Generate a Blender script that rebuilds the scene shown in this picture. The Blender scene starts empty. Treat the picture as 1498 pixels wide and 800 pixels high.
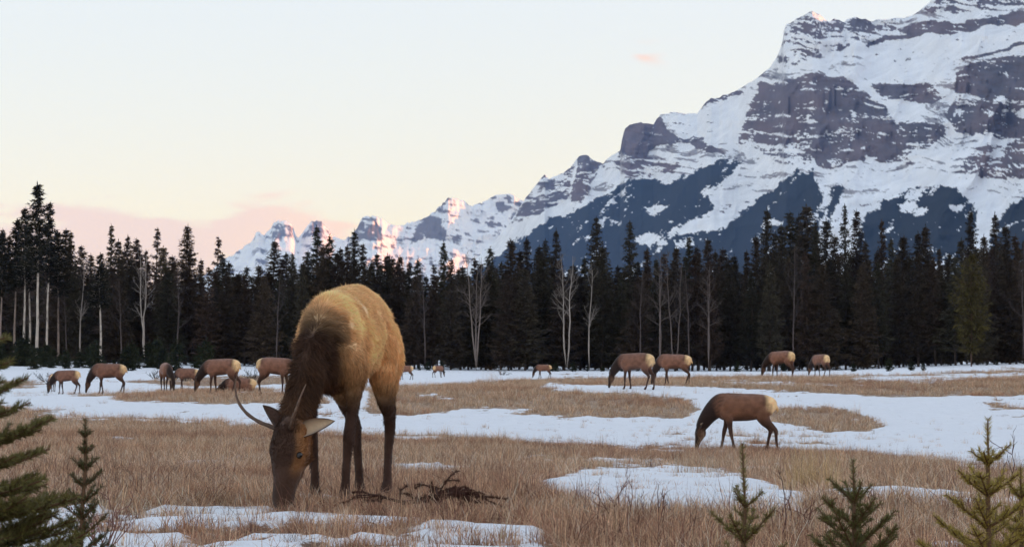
import bpy, bmesh, math, random
import numpy as np
from mathutils import Vector, Matrix, kdtree

# ------------------------------------------------------------------ camera, sky, sun, exposure
sc = bpy.context.scene
COL = sc.collection
W0, H0, F, HOR, CAMZ = 1498.0, 800.0, 3000.0, 525.0, 1.0
PITCH = math.atan((HOR - H0 / 2) / F)
cam_d = bpy.data.cameras.new('camera')
cam = bpy.data.objects.new('camera', cam_d)
COL.objects.link(cam)
cam.location = (0, 0, CAMZ)
cam.rotation_euler = (math.pi / 2 + PITCH, 0, 0)
cam_d.sensor_width = 36
cam_d.lens = 36 * F / W0
cam_d.clip_start = 0.1
cam_d.clip_end = 60000
cam_d.dof.use_dof = True
cam_d.dof.focus_distance = 13.6
cam_d.dof.aperture_fstop = 14
sc.camera = cam

SUN_AZ, SUN_EL = math.radians(84), math.radians(3.2)      # azimuth from +Y towards +X
world = bpy.data.worlds.new('World')
sc.world = world
world.use_nodes = True
nt = world.node_tree
nt.nodes.clear()
N, L = nt.nodes.new, nt.links.new
out = N('ShaderNodeOutputWorld')
bg = N('ShaderNodeBackground')
bg.inputs['Strength'].default_value = 0.15
sky = N('ShaderNodeTexSky')
sky.sky_type = 'NISHITA'
sky.sun_disc = False
sky.sun_elevation = SUN_EL
sky.sun_rotation = SUN_AZ
sky.altitude = 1400
sky.air_density = 1.0
sky.dust_density = 2.0
sky.ozone_density = 1.0
gm = N('ShaderNodeGamma'); gm.inputs[1].default_value = 0.15       # the even, pale brightness of the evening sky
L(sky.outputs[0], gm.inputs[0])
mt = N('ShaderNodeMix'); mt.data_type = 'RGBA'; mt.blend_type = 'MULTIPLY'; mt.inputs[0].default_value = 1
mt.inputs[7].default_value = (.985, .93, .995, 1)
hs = N('ShaderNodeHueSaturation'); hs.inputs['Saturation'].default_value = 3.0
L(gm.outputs[0], hs.inputs['Color']); L(hs.outputs[0], mt.inputs[6])
# low bank of pink cloud over the horizon
tcw = N('ShaderNodeTexCoord')
sep = N('ShaderNodeSeparateXYZ'); L(tcw.outputs['Generated'], sep.inputs[0])
def wmath(op, a, b=None, c=None, clamp=False):
    n = N('ShaderNodeMath'); n.operation = op; n.use_clamp = clamp
    for i, v in enumerate((a, b, c)):
        if v is None: continue
        if isinstance(v, (int, float)): n.inputs[i].default_value = v
        else: L(v, n.inputs[i])
    return n.outputs[0]
def wnoise(sc3, loc, detail):
    mp = N('ShaderNodeMapping'); mp.inputs['Scale'].default_value = sc3; mp.inputs['Location'].default_value = loc
    L(tcw.outputs['Generated'], mp.inputs['Vector'])
    n = N('ShaderNodeTexNoise'); n.inputs['Scale'].default_value = 1; n.inputs['Detail'].default_value = detail; n.inputs['Roughness'].default_value = .55
    L(mp.outputs[0], n.inputs['Vector']); return n.outputs['Fac']
n_big = wnoise((9, 9, 34), (3.1, .7, 2.0), 5)
n_fine = wnoise((22, 22, 110), (1.1, 5.7, 0.4), 5)
def blob(cx, cz, rx, rz):                # soft cloud body round a direction of the sky
    u = wmath('DIVIDE', wmath('SUBTRACT', sep.outputs[0], cx), rx); w = wmath('DIVIDE', wmath('SUBTRACT', sep.outputs[2], cz), rz)
    d2 = wmath('ADD', wmath('MULTIPLY', u, u), wmath('MULTIPLY', w, w))
    return wmath('MULTIPLY', wmath('SUBTRACT', 1.0, wmath('POWER', d2, .5)), wmath('GREATER_THAN', sep.outputs[1], 0.0))
body = wmath('MAXIMUM', wmath('MAXIMUM', blob(-.205, .045, .115, .040), blob(-.117, .060, .042, .024)), wmath('MAXIMUM', wmath('MULTIPLY', blob(.063, .146, .018, .011), .26), -1.0))
body = wmath('MAXIMUM', body, blob(-.30, .06, .10, .03))
cf = wmath('ADD', wmath('MULTIPLY', body, .9), wmath('ADD', wmath('MULTIPLY', wmath('SUBTRACT', n_big, .5), 1.0), wmath('MULTIPLY', wmath('SUBTRACT', n_fine, .5), 1.1)))
cfr = N('ShaderNodeMapRange'); cfr.interpolation_type = 'SMOOTHSTEP'; cfr.inputs[1].default_value = .10; cfr.inputs[2].default_value = .34; cfr.inputs[4].default_value = .75
L(cf, cfr.inputs[0])
ccol = N('ShaderNodeMix'); ccol.data_type = 'RGBA'
ccol.inputs[6].default_value = (1.0, .75, .72, 1); ccol.inputs[7].default_value = (1.28, .84, .60, 1)
cmr = N('ShaderNodeMapRange'); cmr.inputs[1].default_value = -.16; cmr.inputs[2].default_value = -.10; L(sep.outputs[0], cmr.inputs[0])
L(wmath('MULTIPLY', cmr.outputs[0], n_big), ccol.inputs[0])
mc = N('ShaderNodeMix'); mc.data_type = 'RGBA'; L(cfr.outputs[0], mc.inputs[0]); L(mt.outputs[2], mc.inputs[6])
csc = N('ShaderNodeMix'); csc.data_type = 'RGBA'; csc.blend_type = 'MULTIPLY'; csc.inputs[0].default_value = 1; csc.inputs[7].default_value = (1.0, 1.0, 1.0, 1)
L(ccol.outputs[2], csc.inputs[6]); L(csc.outputs[2], mc.inputs[7])
L(mc.outputs[2], bg.inputs['Color'])
L(bg.outputs[0], out.inputs['Surface'])

sun_d = bpy.data.lights.new('sun', 'SUN')
sun_d.energy = .95
sun_d.angle = math.radians(0.5)
sun_d.color = (1.0, 0.36, 0.10)
sun = bpy.data.objects.new('sun', sun_d)
COL.objects.link(sun)
sv = Vector((math.sin(SUN_AZ) * math.cos(SUN_EL), math.cos(SUN_AZ) * math.cos(SUN_EL), math.sin(SUN_EL)))
sun.rotation_euler = (-sv).to_track_quat('-Z', 'Y').to_euler()
sun.location = (40, 0, 30)
sc.view_settings.view_transform = 'Standard'
sc.view_settings.look = 'None'
sc.view_settings.exposure = 2.6
sc.view_settings.gamma = 1.0
sc.cycles.volume_bounces = 1
sc.cycles.max_bounces = 6

# ------------------------------------------------------------------ helpers
rng = np.random.default_rng(7)
random.seed(7)

def ray(px, py):
    """world direction (x right, y forward, z up) through a photograph pixel"""
    px = np.asarray(px, float); py = np.asarray(py, float)
    xc = (px - W0 / 2) / F; yc = (H0 / 2 - py) / F
    return xc + 0 * yc, math.cos(PITCH) - yc * math.sin(PITCH) + 0 * xc, math.sin(PITCH) + yc * math.cos(PITCH) + 0 * xc

def at(px, py, d):
    x, y, z = ray(px, py)
    return Vector((float(x / y * d), d, float(CAMZ + z / y * d)))

def _h(ix, iy, s):
    n = (ix.astype(np.int64) * 374761393 + iy.astype(np.int64) * 668265263 + s * 982451653) & 0x7fffffff
    n = (n ^ (n >> 13)) * 1274126177 & 0x7fffffff
    n = (n ^ (n >> 16)) * 668265263 & 0x7fffffff
    return ((n ^ (n >> 15)) & 0xffff) / 65535.0

def vnoise(x, y, s=0):
    x = np.asarray(x, float); y = np.asarray(y, float)
    ix = np.floor(x); iy = np.floor(y)
    fx = x - ix; fy = y - iy
    fx = fx * fx * fx * (fx * (fx * 6 - 15) + 10); fy = fy * fy * fy * (fy * (fy * 6 - 15) + 10)
    a = _h(ix, iy, s); b = _h(ix + 1, iy, s); c = _h(ix, iy + 1, s); d = _h(ix + 1, iy + 1, s)
    return (a + (b - a) * fx) * (1 - fy) + (c + (d - c) * fx) * fy

def fbm(x, y, o=5, s=0, ridged=False):
    """fractal noise about 0 .. 1"""
    r = 0; amp = 1; tot = 0
    for k in range(o):
        v = vnoise(x * 2 ** k + 17.3 * k, y * 2 ** k - 9.1 * k, s + k)
        if ridged: v = 1 - np.abs(2 * v - 1)
        r = r + v * amp; tot += amp; amp *= 0.5
    return r / tot

def sstep(a, b, x):
    t = np.clip((x - a) / (b - a), 0, 1)
    return t * t * (3 - 2 * t)

def poly_sd(px, py, poly):
    """signed distance to a polygon, positive inside"""
    P = np.asarray(poly, float)
    d = np.full(px.shape, 1e18); ins = np.zeros(px.shape, bool)
    for i in range(len(P)):
        ax, ay = P[i]; bx, by = P[(i + 1) % len(P)]
        ex, ey = bx - ax, by - ay
        t = np.clip(((px - ax) * ex + (py - ay) * ey) / (ex * ex + ey * ey + 1e-9), 0, 1)
        d = np.minimum(d, (px - ax - t * ex) ** 2 + (py - ay - t * ey) ** 2)
        if ay != by:
            c = ((ay > py) != (by > py)) & (px < (bx - ax) * (py - ay) / (by - ay) + ax)
            ins ^= c
    d = np.sqrt(d)
    return np.where(ins, d, -d)

def mesh_np(name, verts, faces, mat=None, smooth=False, col=None):
    """mesh from arrays; faces is an (n,3) or (n,4) array or a list of such arrays"""
    me = bpy.data.meshes.new(name)
    verts = np.asarray(verts, np.float32).reshape(-1, 3)
    fl = [np.asarray(f, np.int32) for f in (faces if isinstance(faces, list) else [faces]) if len(f)]
    me.vertices.add(len(verts)); me.vertices.foreach_set('co', verts.ravel())
    tot = np.concatenate([np.full(len(f), f.shape[1], np.int32) for f in fl])
    idx = np.concatenate([f.ravel() for f in fl])
    me.loops.add(len(idx)); me.loops.foreach_set('vertex_index', idx)
    me.polygons.add(len(tot))
    st = np.concatenate([[0], np.cumsum(tot)[:-1]]).astype(np.int32)
    me.polygons.foreach_set('loop_start', st)
    me.polygons.foreach_set('loop_total', tot)
    if smooth: me.polygons.foreach_set('use_smooth', np.ones(len(tot), bool))
    if col is not None:
        c = np.ones((len(verts), 4), np.float32); c[:, :3] = col
        a = me.color_attributes.new('Col', 'FLOAT_COLOR', 'POINT')
        a.data.foreach_set('color', c.ravel())
    me.update(calc_edges=True); me.validate()
    if mat: me.materials.append(mat)
    return me

def link(name, me, parent=None, loc=None, rz=0, sc_=None):
    o = bpy.data.objects.new(name, me); COL.objects.link(o)
    if parent: o.parent = parent
    if loc is not None: o.location = loc
    if rz: o.rotation_euler = (0, 0, rz)
    if sc_ is not None: o.scale = (sc_,) * 3 if not hasattr(sc_, '__len__') else sc_
    return o

def tag(o, label=None, cat=None, group=None, kind=None):
    if label: o['label'] = label
    if cat: o['category'] = cat
    if group: o['group'] = group
    if kind: o['kind'] = kind
    return o

def grid_faces(nr, nc):
    a = np.arange(nr * nc).reshape(nr, nc)
    return np.stack([a[:-1, :-1].ravel(), a[:-1, 1:].ravel(), a[1:, 1:].ravel(), a[1:, :-1].ravel()], 1)

def mat_attr(name, rough=0.8, spec=0.3, var=0.0, scale=5.0, bump=0.0, bscale=20.0, objvar=0.0, sheen=0.0, trans=0.0, detail=4):
    """procedural material: colour attribute times noise, optional bump"""
    m = bpy.data.materials.new(name); m.use_nodes = True
    t = m.node_tree; b = t.nodes['Principled BSDF']
    b.inputs['Roughness'].default_value = rough
    b.inputs['Specular IOR Level'].default_value = spec
    if sheen: b.inputs['Sheen Weight'].default_value = sheen
    a = t.nodes.new('ShaderNodeAttribute'); a.attribute_name = 'Col'
    cur = a.outputs['Color']
    if var:
        n = t.nodes.new('ShaderNodeTexNoise'); n.inputs['Scale'].default_value = scale; n.inputs['Detail'].default_value = detail
        tc = t.nodes.new('ShaderNodeTexCoord'); t.links.new(tc.outputs['Object'], n.inputs['Vector'])
        mr = t.nodes.new('ShaderNodeMapRange'); mr.inputs[1].default_value = 0.3; mr.inputs[2].default_value = 0.7
        mr.inputs[3].default_value = 1 - var; mr.inputs[4].default_value = 1 + var
        t.links.new(n.outputs['Fac'], mr.inputs[0])
        mx = t.nodes.new('ShaderNodeMix'); mx.data_type = 'RGBA'; mx.blend_type = 'MULTIPLY'; mx.inputs[0].default_value = 1
        t.links.new(cur, mx.inputs[6]); t.links.new(mr.outputs[0], mx.inputs[7]); cur = mx.outputs[2]
    if objvar:
        oi = t.nodes.new('ShaderNodeObjectInfo')
        mr = t.nodes.new('ShaderNodeMapRange'); mr.inputs[3].default_value = 1 - objvar; mr.inputs[4].default_value = 1 + objvar
        t.links.new(oi.outputs['Random'], mr.inputs[0])
        mx = t.nodes.new('ShaderNodeMix'); mx.data_type = 'RGBA'; mx.blend_type = 'MULTIPLY'; mx.inputs[0].default_value = 1
        t.links.new(cur, mx.inputs[6]); t.links.new(mr.outputs[0], mx.inputs[7]); cur = mx.outputs[2]
    t.links.new(cur, b.inputs['Base Color'])
    if bump:
        n = t.nodes.new('ShaderNodeTexNoise'); n.inputs['Scale'].default_value = bscale; n.inputs['Detail'].default_value = 5
        tc = t.nodes.new('ShaderNodeTexCoord'); t.links.new(tc.outputs['Object'], n.inputs['Vector'])
        bp = t.nodes.new('ShaderNodeBump'); bp.inputs['Strength'].default_value = 0.6; bp.inputs['Distance'].default_value = bump
        t.links.new(n.outputs['Fac'], bp.inputs['Height']); t.links.new(bp.outputs[0], b.inputs['Normal'])
    if trans:
        tr = t.nodes.new('ShaderNodeBsdfTranslucent'); t.links.new(cur, tr.inputs['Color'])
        ms = t.nodes.new('ShaderNodeMixShader'); ms.inputs[0].default_value = trans
        t.links.new(b.outputs[0], ms.inputs[1]); t.links.new(tr.outputs[0], ms.inputs[2])
        t.links.new(ms.outputs[0], t.nodes['Material Output'].inputs['Surface'])
    return m

# ------------------------------------------------------------------ terrain
TD = np.array([14, 15, 20, 30, 42, 60, 80, 97, 107, 130, 160, 200, 280], float)
TP = np.array([0, 320, 750, 1135, 1498], float)
TY = np.array([[738, 731, 700, 668, 640, 610, 590, 582, 578, 568, 556, 545, 528],
               [738, 731, 702, 672, 645, 607, 577, 573, 571, 566, 558, 547, 533],
               [739, 732, 706, 681, 658, 610, 571, 566, 563, 559, 556, 550, 541],
               [740, 733, 708, 684, 662, 612, 568, 556, 553.5, 551, 548.5, 546, 543],
               [742, 735, 712, 692, 672, 620, 570, 557, 553, 549, 545, 540, 532]], float)
TG = np.linspace(math.log(14), math.log(280), 500)
_tab = []
for r_ in range(5):
    zz = 1 - (TY[r_] - HOR) / F * TD
    z = np.interp(TG, np.log(TD), zz)
    k = np.hanning(31); k /= k.sum()
    z = np.convolve(np.pad(z, 15, mode='edge'), k, 'valid')
    _tab.append(z)
TAB = np.array(_tab)

def terrain(x, y):
    x = np.asarray(x, float); y = np.asarray(y, float)
    ye = np.maximum(y, 14.0)
    px = np.clip(W0 / 2 + F * x / ye, TP[0], TP[-1] - 1e-6)
    ci = np.clip(np.searchsorted(TP, px, side='right') - 1, 0, 3)
    ft = (px - TP[ci]) / (TP[ci + 1] - TP[ci]); ft = ft * ft * (3 - 2 * ft)
    gi = np.clip((np.log(np.clip(ye, 14, 280)) - TG[0]) / (TG[1] - TG[0]), 0, 498.999)
    g0 = gi.astype(int); gf = gi - g0
    za = TAB[ci, g0] * (1 - gf) + TAB[ci, g0 + 1] * gf
    zb = TAB[ci + 1, g0] * (1 - gf) + TAB[ci + 1, g0 + 1] * gf
    z = za * (1 - ft) + zb * ft
    far = sstep(300, 900, np.hypot(x, y))
    z = z * (1 - far) - 1.5 * far
    near = 1 - sstep(60, 140, np.hypot(x, y))
    z = z + near * ((fbm(x * 0.35, y * 0.35, 3, 3) - 0.5) * 0.10 + (fbm(x * 1.6, y * 1.6, 3, 5) - 0.5) * 0.05)
    return z

def proj(x, y, z):
    dz = z - CAMZ
    dep = y * math.cos(PITCH) + dz * math.sin(PITCH)
    up = -y * math.sin(PITCH) + dz * math.cos(PITCH)
    return W0 / 2 + F * x / dep, H0 / 2 - F * up / dep

# where the dry grass stands out of the snow (outline points taken on the ground)
EDGE = np.array([(-400, 590), (0, 596), (60, 606), (140, 611), (250, 617), (380, 627), (480, 635), (600, 640), (700, 640), (800, 647),
                 (900, 653), (1000, 659), (1100, 662), (1200, 667), (1300, 676), (1400, 684), (1498, 694), (1900, 700)], float)
GRASS = [
    [(100, 579), (200, 575), (300, 571), (380, 573), (470, 578), (480, 590), (420, 592), (300, 592), (180, 586)],
    [(-60, 556), (40, 557), (75, 562), (40, 570), (-60, 572)],
    [(185, 558), (260, 555), (330, 553), (420, 552), (430, 561), (330, 566), (230, 564)],
    [(540, 572), (640, 564), (760, 556), (850, 553), (950, 553), (1100, 551), (1200, 552), (1300, 550), (1498, 541), (1700, 536), (1700, 572),
     (1498, 577), (1400, 580), (1300, 582), (1180, 575), (1080, 570), (1000, 566), (900, 566), (800, 563), (790, 569), (900, 577), (1000, 585),
     (1025, 600), (1000, 612), (880, 613), (760, 609), (680, 601), (600, 609), (540, 607)],
    [(1125, 598), (1220, 597), (1260, 606), (1300, 625), (1260, 634), (1180, 628), (1125, 618)],
]
SNOWP = [
    ([(1240, 553), (1380, 549), (1500, 547), (1500, 552), (1400, 556), (1280, 558)], 1),
    ([(1040, 555), (1120, 554), (1160, 558), (1080, 560)], .8),
    ([(780, 722), (850, 690), (960, 687), (1060, 690), (1090, 700), (1185, 740), (1165, 754), (1060, 760), (960, 755), (860, 748)], 1),
    ([(860, 672), (960, 676), (1000, 682), (900, 687)], .75),
    ([(1170, 700), (1290, 702), (1300, 712), (1180, 712)], .55),
    ([(1180, 722), (1340, 722), (1520, 735), (1520, 760), (1350, 748), (1220, 742)], .75),
    ([(545, 680), (620, 680), (700, 690), (600, 695)], .8),
    ([(700, 600), (760, 598), (790, 604), (720, 608)], .6),
    ([(640, 575), (680, 580), (660, 587), (600, 580)], .7),
    ([(-200, 765), (100, 752), (330, 745), (450, 752), (560, 758), (700, 772), (800, 782), (830, 830), (800, 900), (-200, 900)], .6),
]

def snow_field(x, y, z):
    px, py = proj(x, np.maximum(y, 4.0), z)
    e = np.interp(px, EDGE[:, 0], EDGE[:, 1])
    s = np.clip((e - py) / 8, -1, 1)
    for g in GRASS:
        sd = np.clip(poly_sd(px, py, g) / 3.5, -1, 1)
        s = np.minimum(s, -sd)
    for g, a in SNOWP:
        sd = poly_sd(px, py, g)
        s = np.maximum(s, np.clip(sd / 7, -1, 1) * np.where(sd > 0, 1, 1) * a - (1 - a) * 0.9)
    s = np.where(y < 9, -0.3, s)
    d = np.hypot(x, y)
    sc1 = 1.3; sc2 = 0.32
    n = (fbm(x * sc1, y * sc1, 4, 11) - 0.5) * 2.5 + (fbm(x * 4.1, y * 4.1, 3, 12) - 0.5) * .8 + (fbm(x * sc2, y * sc2 * 0.6, 3, 13) - 0.5) * 1.1
    n = n + (fbm(x * .16, y * .07, 4, 14) - .5) * 2.4 * sstep(22, 60, d)
    near = 1 - sstep(38, 55, d)
    fleck = sstep(.60, .70, fbm(x * .9, y * 1.3, 4, 15)) * near * .75
    return s + n * 0.95 + fleck

def axis(segs):
    o = []
    for a, b, n in segs: o.append(np.linspace(a, b, n, endpoint=False))
    return np.concatenate(o + [[segs[-1][1]]])
xs_pos = axis([(0, 12, 105), (12, 40, 80), (40, 90, 50)]); xs_far = np.geomspace(95, 8400, 26)
xs = np.concatenate([-np.geomspace(95, 12400, 28)[::-1], -xs_pos[1:][::-1], xs_pos, xs_far])
ys = np.concatenate([np.linspace(-5400, -200, 10), axis([(-100, 4, 14), (4, 9, 12), (9, 34, 230), (34, 60, 140), (60, 130, 170), (130, 300, 90)]), np.geomspace(320, 19300, 34)])
GX, GY = np.meshgrid(xs, ys)
GZ = terrain(GX, GY)
SN = snow_field(GX, GY, GZ)
SF = sstep(-0.12, 0.25, SN)
GZ2 = GZ + SF * 0.05 * (1 + (fbm(GX * 2.2, GY * 2.2, 3, 21) - .5) * 1.6) + sstep(.6, 1.5, SN) * .03
m_ground = bpy.data.materials.new('snow_and_turf'); m_ground.use_nodes = True
t = m_ground.node_tree; b = t.nodes['Principled BSDF']; b.inputs['Roughness'].default_value = 0.75
b.inputs['Specular IOR Level'].default_value = 0.25
at_ = t.nodes.new('ShaderNodeAttribute'); at_.attribute_name = 'Col'
geo = t.nodes.new('ShaderNodeNewGeometry')
n1 = t.nodes.new('ShaderNodeTexNoise'); n1.inputs['Scale'].default_value = 7; n1.inputs['Detail'].default_value = 6; n1.inputs['Roughness'].default_value = .65
n2 = t.nodes.new('ShaderNodeTexNoise'); n2.inputs['Scale'].default_value = 2.2; n2.inputs['Detail'].default_value = 5
t.links.new(geo.outputs['Position'], n1.inputs['Vector']); t.links.new(geo.outputs['Position'], n2.inputs['Vector'])
ad = t.nodes.new('ShaderNodeMath'); ad.operation = 'ADD'
mm = t.nodes.new('ShaderNodeMapRange'); mm.inputs[1].default_value = .3; mm.inputs[2].default_value = .7; mm.inputs[3].default_value = -.55; mm.inputs[4].default_value = .55
t.links.new(n1.outputs['Fac'], mm.inputs[0])
sx = t.nodes.new('ShaderNodeSeparateColor'); t.links.new(at_.outputs['Color'], sx.inputs[0])
t.links.new(sx.outputs[0], ad.inputs[0]); t.links.new(mm.outputs[0], ad.inputs[1])
ramp = t.nodes.new('ShaderNodeMapRange'); ramp.inputs[1].default_value = .35; ramp.inputs[2].default_value = .6; t.links.new(ad.outputs[0], ramp.inputs[0])
turf = t.nodes.new('ShaderNodeValToRGB')
turf.color_ramp.elements[0].color = (.15, .085, .055, 1); turf.color_ramp.elements[1].color = (.60, .42, .28, 1)
turf.color_ramp.elements[0].position = .3; turf.color_ramp.elements[1].position = .72
t.links.new(n1.outputs['Fac'], turf.inputs[0])
snc = t.nodes.new('ShaderNodeValToRGB')
snc.color_ramp.elements[0].color = (.84, .84, .855, 1); snc.color_ramp.elements[1].color = (.93, .93, .94, 1)
t.links.new(n2.outputs['Fac'], snc.inputs[0])
mx = t.nodes.new('ShaderNodeMix'); mx.data_type = 'RGBA'
t.links.new(ramp.outputs[0], mx.inputs[0]); t.links.new(turf.outputs[0], mx.inputs[6]); t.links.new(snc.outputs[0], mx.inputs[7])
t.links.new(mx.outputs[2], b.inputs['Base Color'])
bp = t.nodes.new('ShaderNodeBump'); bp.inputs['Strength'].default_value = .8; bp.inputs['Distance'].default_value = .09
vo = t.nodes.new('ShaderNodeTexVoronoi'); vo.inputs['Scale'].default_value = 1.5; t.links.new(geo.outputs['Position'], vo.inputs['Vector'])
dent = t.nodes.new('ShaderNodeMapRange'); dent.inputs[1].default_value = .08; dent.inputs[2].default_value = .22; dent.inputs[3].default_value = -.9; dent.inputs[4].default_value = 0
t.links.new(vo.outputs['Distance'], dent.inputs[0])
n3 = t.nodes.new('ShaderNodeTexNoise'); n3.inputs['Scale'].default_value = .9; n3.inputs['Detail'].default_value = 4; t.links.new(geo.outputs['Position'], n3.inputs['Vector'])
m3 = t.nodes.new('ShaderNodeMath'); m3.operation = 'MULTIPLY_ADD'; m3.inputs[1].default_value = 3.2; t.links.new(n3.outputs['Fac'], m3.inputs[0]); t.links.new(n1.outputs['Fac'], m3.inputs[2])
hs_ = t.nodes.new('ShaderNodeMath'); hs_.operation = 'ADD'; t.links.new(m3.outputs[0], hs_.inputs[0]); t.links.new(dent.outputs[0], hs_.inputs[1])
t.links.new(hs_.outputs[0], bp.inputs['Height']); t.links.new(bp.outputs[0], b.inputs['Normal'])
gcol = np.stack([SF.ravel(), SF.ravel() * 0, SF.ravel() * 0], 1)
ground = link('ground', mesh_np('ground', np.stack([GX, GY, GZ2], -1), grid_faces(len(ys), len(xs)), m_ground, True, gcol))
tag(ground, 'meadow of dry grass and snow patches reaching to the forest', None, None, 'structure')

# ------------------------------------------------------------------ mountains
SNOW = np.array([.86, .86, .88]); ROCK = np.array([.125, .102, .112]); WOOD = np.array([.011, .015, .018])

def relief(name, az, el_rows, R, colr, back, label):
    """surface of rows of points given by azimuth, tangent of elevation and distance, with a far side"""
    X = np.sin(az) * R; Y = np.cos(az) * R; Z = CAMZ + el_rows * R
    az_c = az[-1]; Rc = R[-1]; zc = Z[-1]
    bx, by, bz, bc = [], [], [], []
    for dr, f in back:
        Rb = Rc + dr
        bx.append(np.sin(az_c) * Rb); by.append(np.cos(az_c) * Rb); bz.append(CAMZ - 4 + (zc - CAMZ + 4) * f); bc.append(np.tile(SNOW * .9, (len(Rb), 1)))
    X = np.vstack([X] + bx); Y = np.vstack([Y] + by); Z = np.vstack([Z] + bz)
    C = np.concatenate([colr, np.array(bc)], 0)
    me = mesh_np(name, np.stack([X, Y, Z], -1), grid_faces(X.shape[0], X.shape[1])[:, ::-1], M_MOUNT, True, C.reshape(-1, 3))
    return tag(link(name, me), label, None, None, 'structure')

M_MOUNT = mat_attr('snow_rock_and_wood', .9, .1, .08, .012)

def warp(px, py, a, s, k):
    return px + (fbm(px * s, py * s, 4, k) - .5) * 2 * a, py + (fbm(px * s + 50, py * s + 9, 4, k + 7) - .5) * 2 * a

# --- the big ridge on the right
CR = np.array([(640, 420), (690, 385), (730, 345), (755, 312), (770, 288), (785, 270), (797, 254), (803, 262), (812, 258), (835, 246), (843, 234), (848, 227), (858, 227),
               (872, 236), (882, 239), (895, 228), (907, 222), (910, 205), (914, 190), (922, 181), (938, 178), (955, 184), (959, 178), (966, 168), (985, 165), (1005, 167),
               (1020, 165), (1030, 152), (1040, 143), (1052, 143), (1062, 138), (1080, 132), (1100, 120), (1113, 110), (1125, 100), (1134, 88), (1140, 76), (1145, 60), (1146, 46),
               (1150, 36), (1158, 32), (1170, 26), (1184, 19), (1188, 17), (1194, 20), (1202, 25), (1208, 30), (1213, 33), (1220, 28), (1228, 30), (1235, 33), (1240, 27),
               (1252, 26), (1270, 31), (1290, 29), (1310, 26), (1320, 28), (1340, 20), (1352, 12), (1362, 3), (1372, -6), (1390, -14), (1430, -26), (1498, -40), (1560, -48)], float)
CW = 760
pxc = np.linspace(640, 1530, CW)
crest = np.interp(pxc, CR[:, 0], CR[:, 1]) + (fbm(pxc * .12, pxc * 0, 3, 31) - .5) * 4
RB = np.interp(pxc, [640, 760, 1000, 1200, 1498, 1530], [8600, 8000, 5600, 4400, 3400, 3300])
RC = np.interp(pxc, [640, 760, 900, 1080, 1145, 1190, 1350, 1498, 1530], [10400, 10600, 9700, 9000, 7900, 7600, 7200, 6600, 6500])
NR = 330
vv = np.linspace(0, 1, NR) ** 0.8
PX = np.tile(pxc, (NR, 1)); PY = 527 + (crest[None] - 527) * vv[:, None]
wx, wy = warp(PX, PY, 7, .045, 41)
wx2, wy2 = warp(PX, PY, 4, .12, 47)
def pm(poly, soft=3.0, w=1):
    X_, Y_ = (wx, wy) if w else (wx2, wy2)
    return sstep(-soft, soft, poly_sd(X_, Y_, poly))
rock = np.zeros_like(PX)
def addrock(poly, a=1.0, soft=3.0):
    global rock
    rock = np.maximum(rock, pm(poly, soft) * a)
addrock([(1165, 110), (1200, 102), (1240, 114), (1290, 150), (1310, 175), (1345, 180), (1385, 186), (1380, 200), (1330, 212), (1300, 238), (1270, 232), (1240, 242), (1200, 248), (1185, 222), (1120, 210), (1078, 210), (1092, 165), (1108, 124)], .78)
addrock([(1146, 30), (1186, 10), (1230, 20), (1310, 18), (1312, 45), (1250, 62), (1222, 82), (1150, 98), (1138, 92)], .50)
addrock([(1262, 66), (1300, 56), (1360, 44), (1362, 49), (1300, 62), (1268, 71)], 1.2, 1.5)
addrock([(1310, 42), (1340, 34), (1400, 30), (1480, 20), (1500, 22), (1500, 34), (1440, 40), (1380, 50), (1330, 50)], .85, 2)
addrock([(1345, 10), (1400, -20), (1520, -50), (1530, 12), (1440, 14), (1360, 22)], .5)
addrock([(1272, 122), (1350, 120), (1388, 142), (1372, 150), (1330, 152), (1290, 138)], .8)
addrock([(1395, 108), (1440, 88), (1530, 78), (1530, 200), (1450, 203), (1398, 196), (1386, 172), (1394, 130)], .8)
addrock([(1408, 86), (1450, 76), (1500, 60), (1530, 50), (1530, 56), (1470, 76), (1412, 91)], 1.0, 1.5)
addrock([(1430, 218), (1530, 196), (1530, 262), (1440, 265), (1395, 250)], .62)
addrock([(1385, 196), (1355, 218), (1312, 232), (1285, 228), (1340, 196)], .6)
addrock([(905, 228), (908, 200), (914, 186), (935, 174), (957, 178), (960, 215), (945, 232)], .95, 2)
addrock([(957, 215), (958, 172), (969, 172), (976, 192), (1020, 203), (1070, 228), (1040, 226), (1000, 207), (968, 212)], .95, 2)
addrock([(836, 296), (842, 232), (858, 222), (886, 236), (868, 265), (850, 298)], .75, 2)
addrock([(895, 234), (930, 224), (965, 236), (995, 236), (1015, 242), (950, 264), (915, 262)], .62)
addrock([(745, 330), (770, 285), (797, 248), (838, 245), (834, 285), (795, 312), (760, 325)], .58)
addrock([(1095, 212), (1130, 214), (1185, 226), (1192, 243), (1140, 240)], .6)
addrock([(1022, 162), (1035, 140), (1085, 130), (1080, 140), (1050, 150)], .6)
addrock([(1300, 205), (1350, 225), (1330, 240), (1290, 240)], .45)
# snow lying on the ledges of the rock: streaks along the strata
strat = PY - .06 * (PX - 1200) + (fbm(PX * .02, PY * .02, 3, 61) - .5) * 22
led = fbm(PX * .022, strat * .24, 5, 63)
ver = fbm(PX * .10, PY * .03, 4, 67)
blot = fbm(PX * .05, PY * .07, 4, 69)
fine = fbm(PX * .22, strat * .5, 3, 70)
rk = sstep(.45, .55, rock * .98 + (led - .5) * 1.15 + (ver - .5) * .4 + (blot - .5) * .7 + (fine - .5) * .85)
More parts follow.
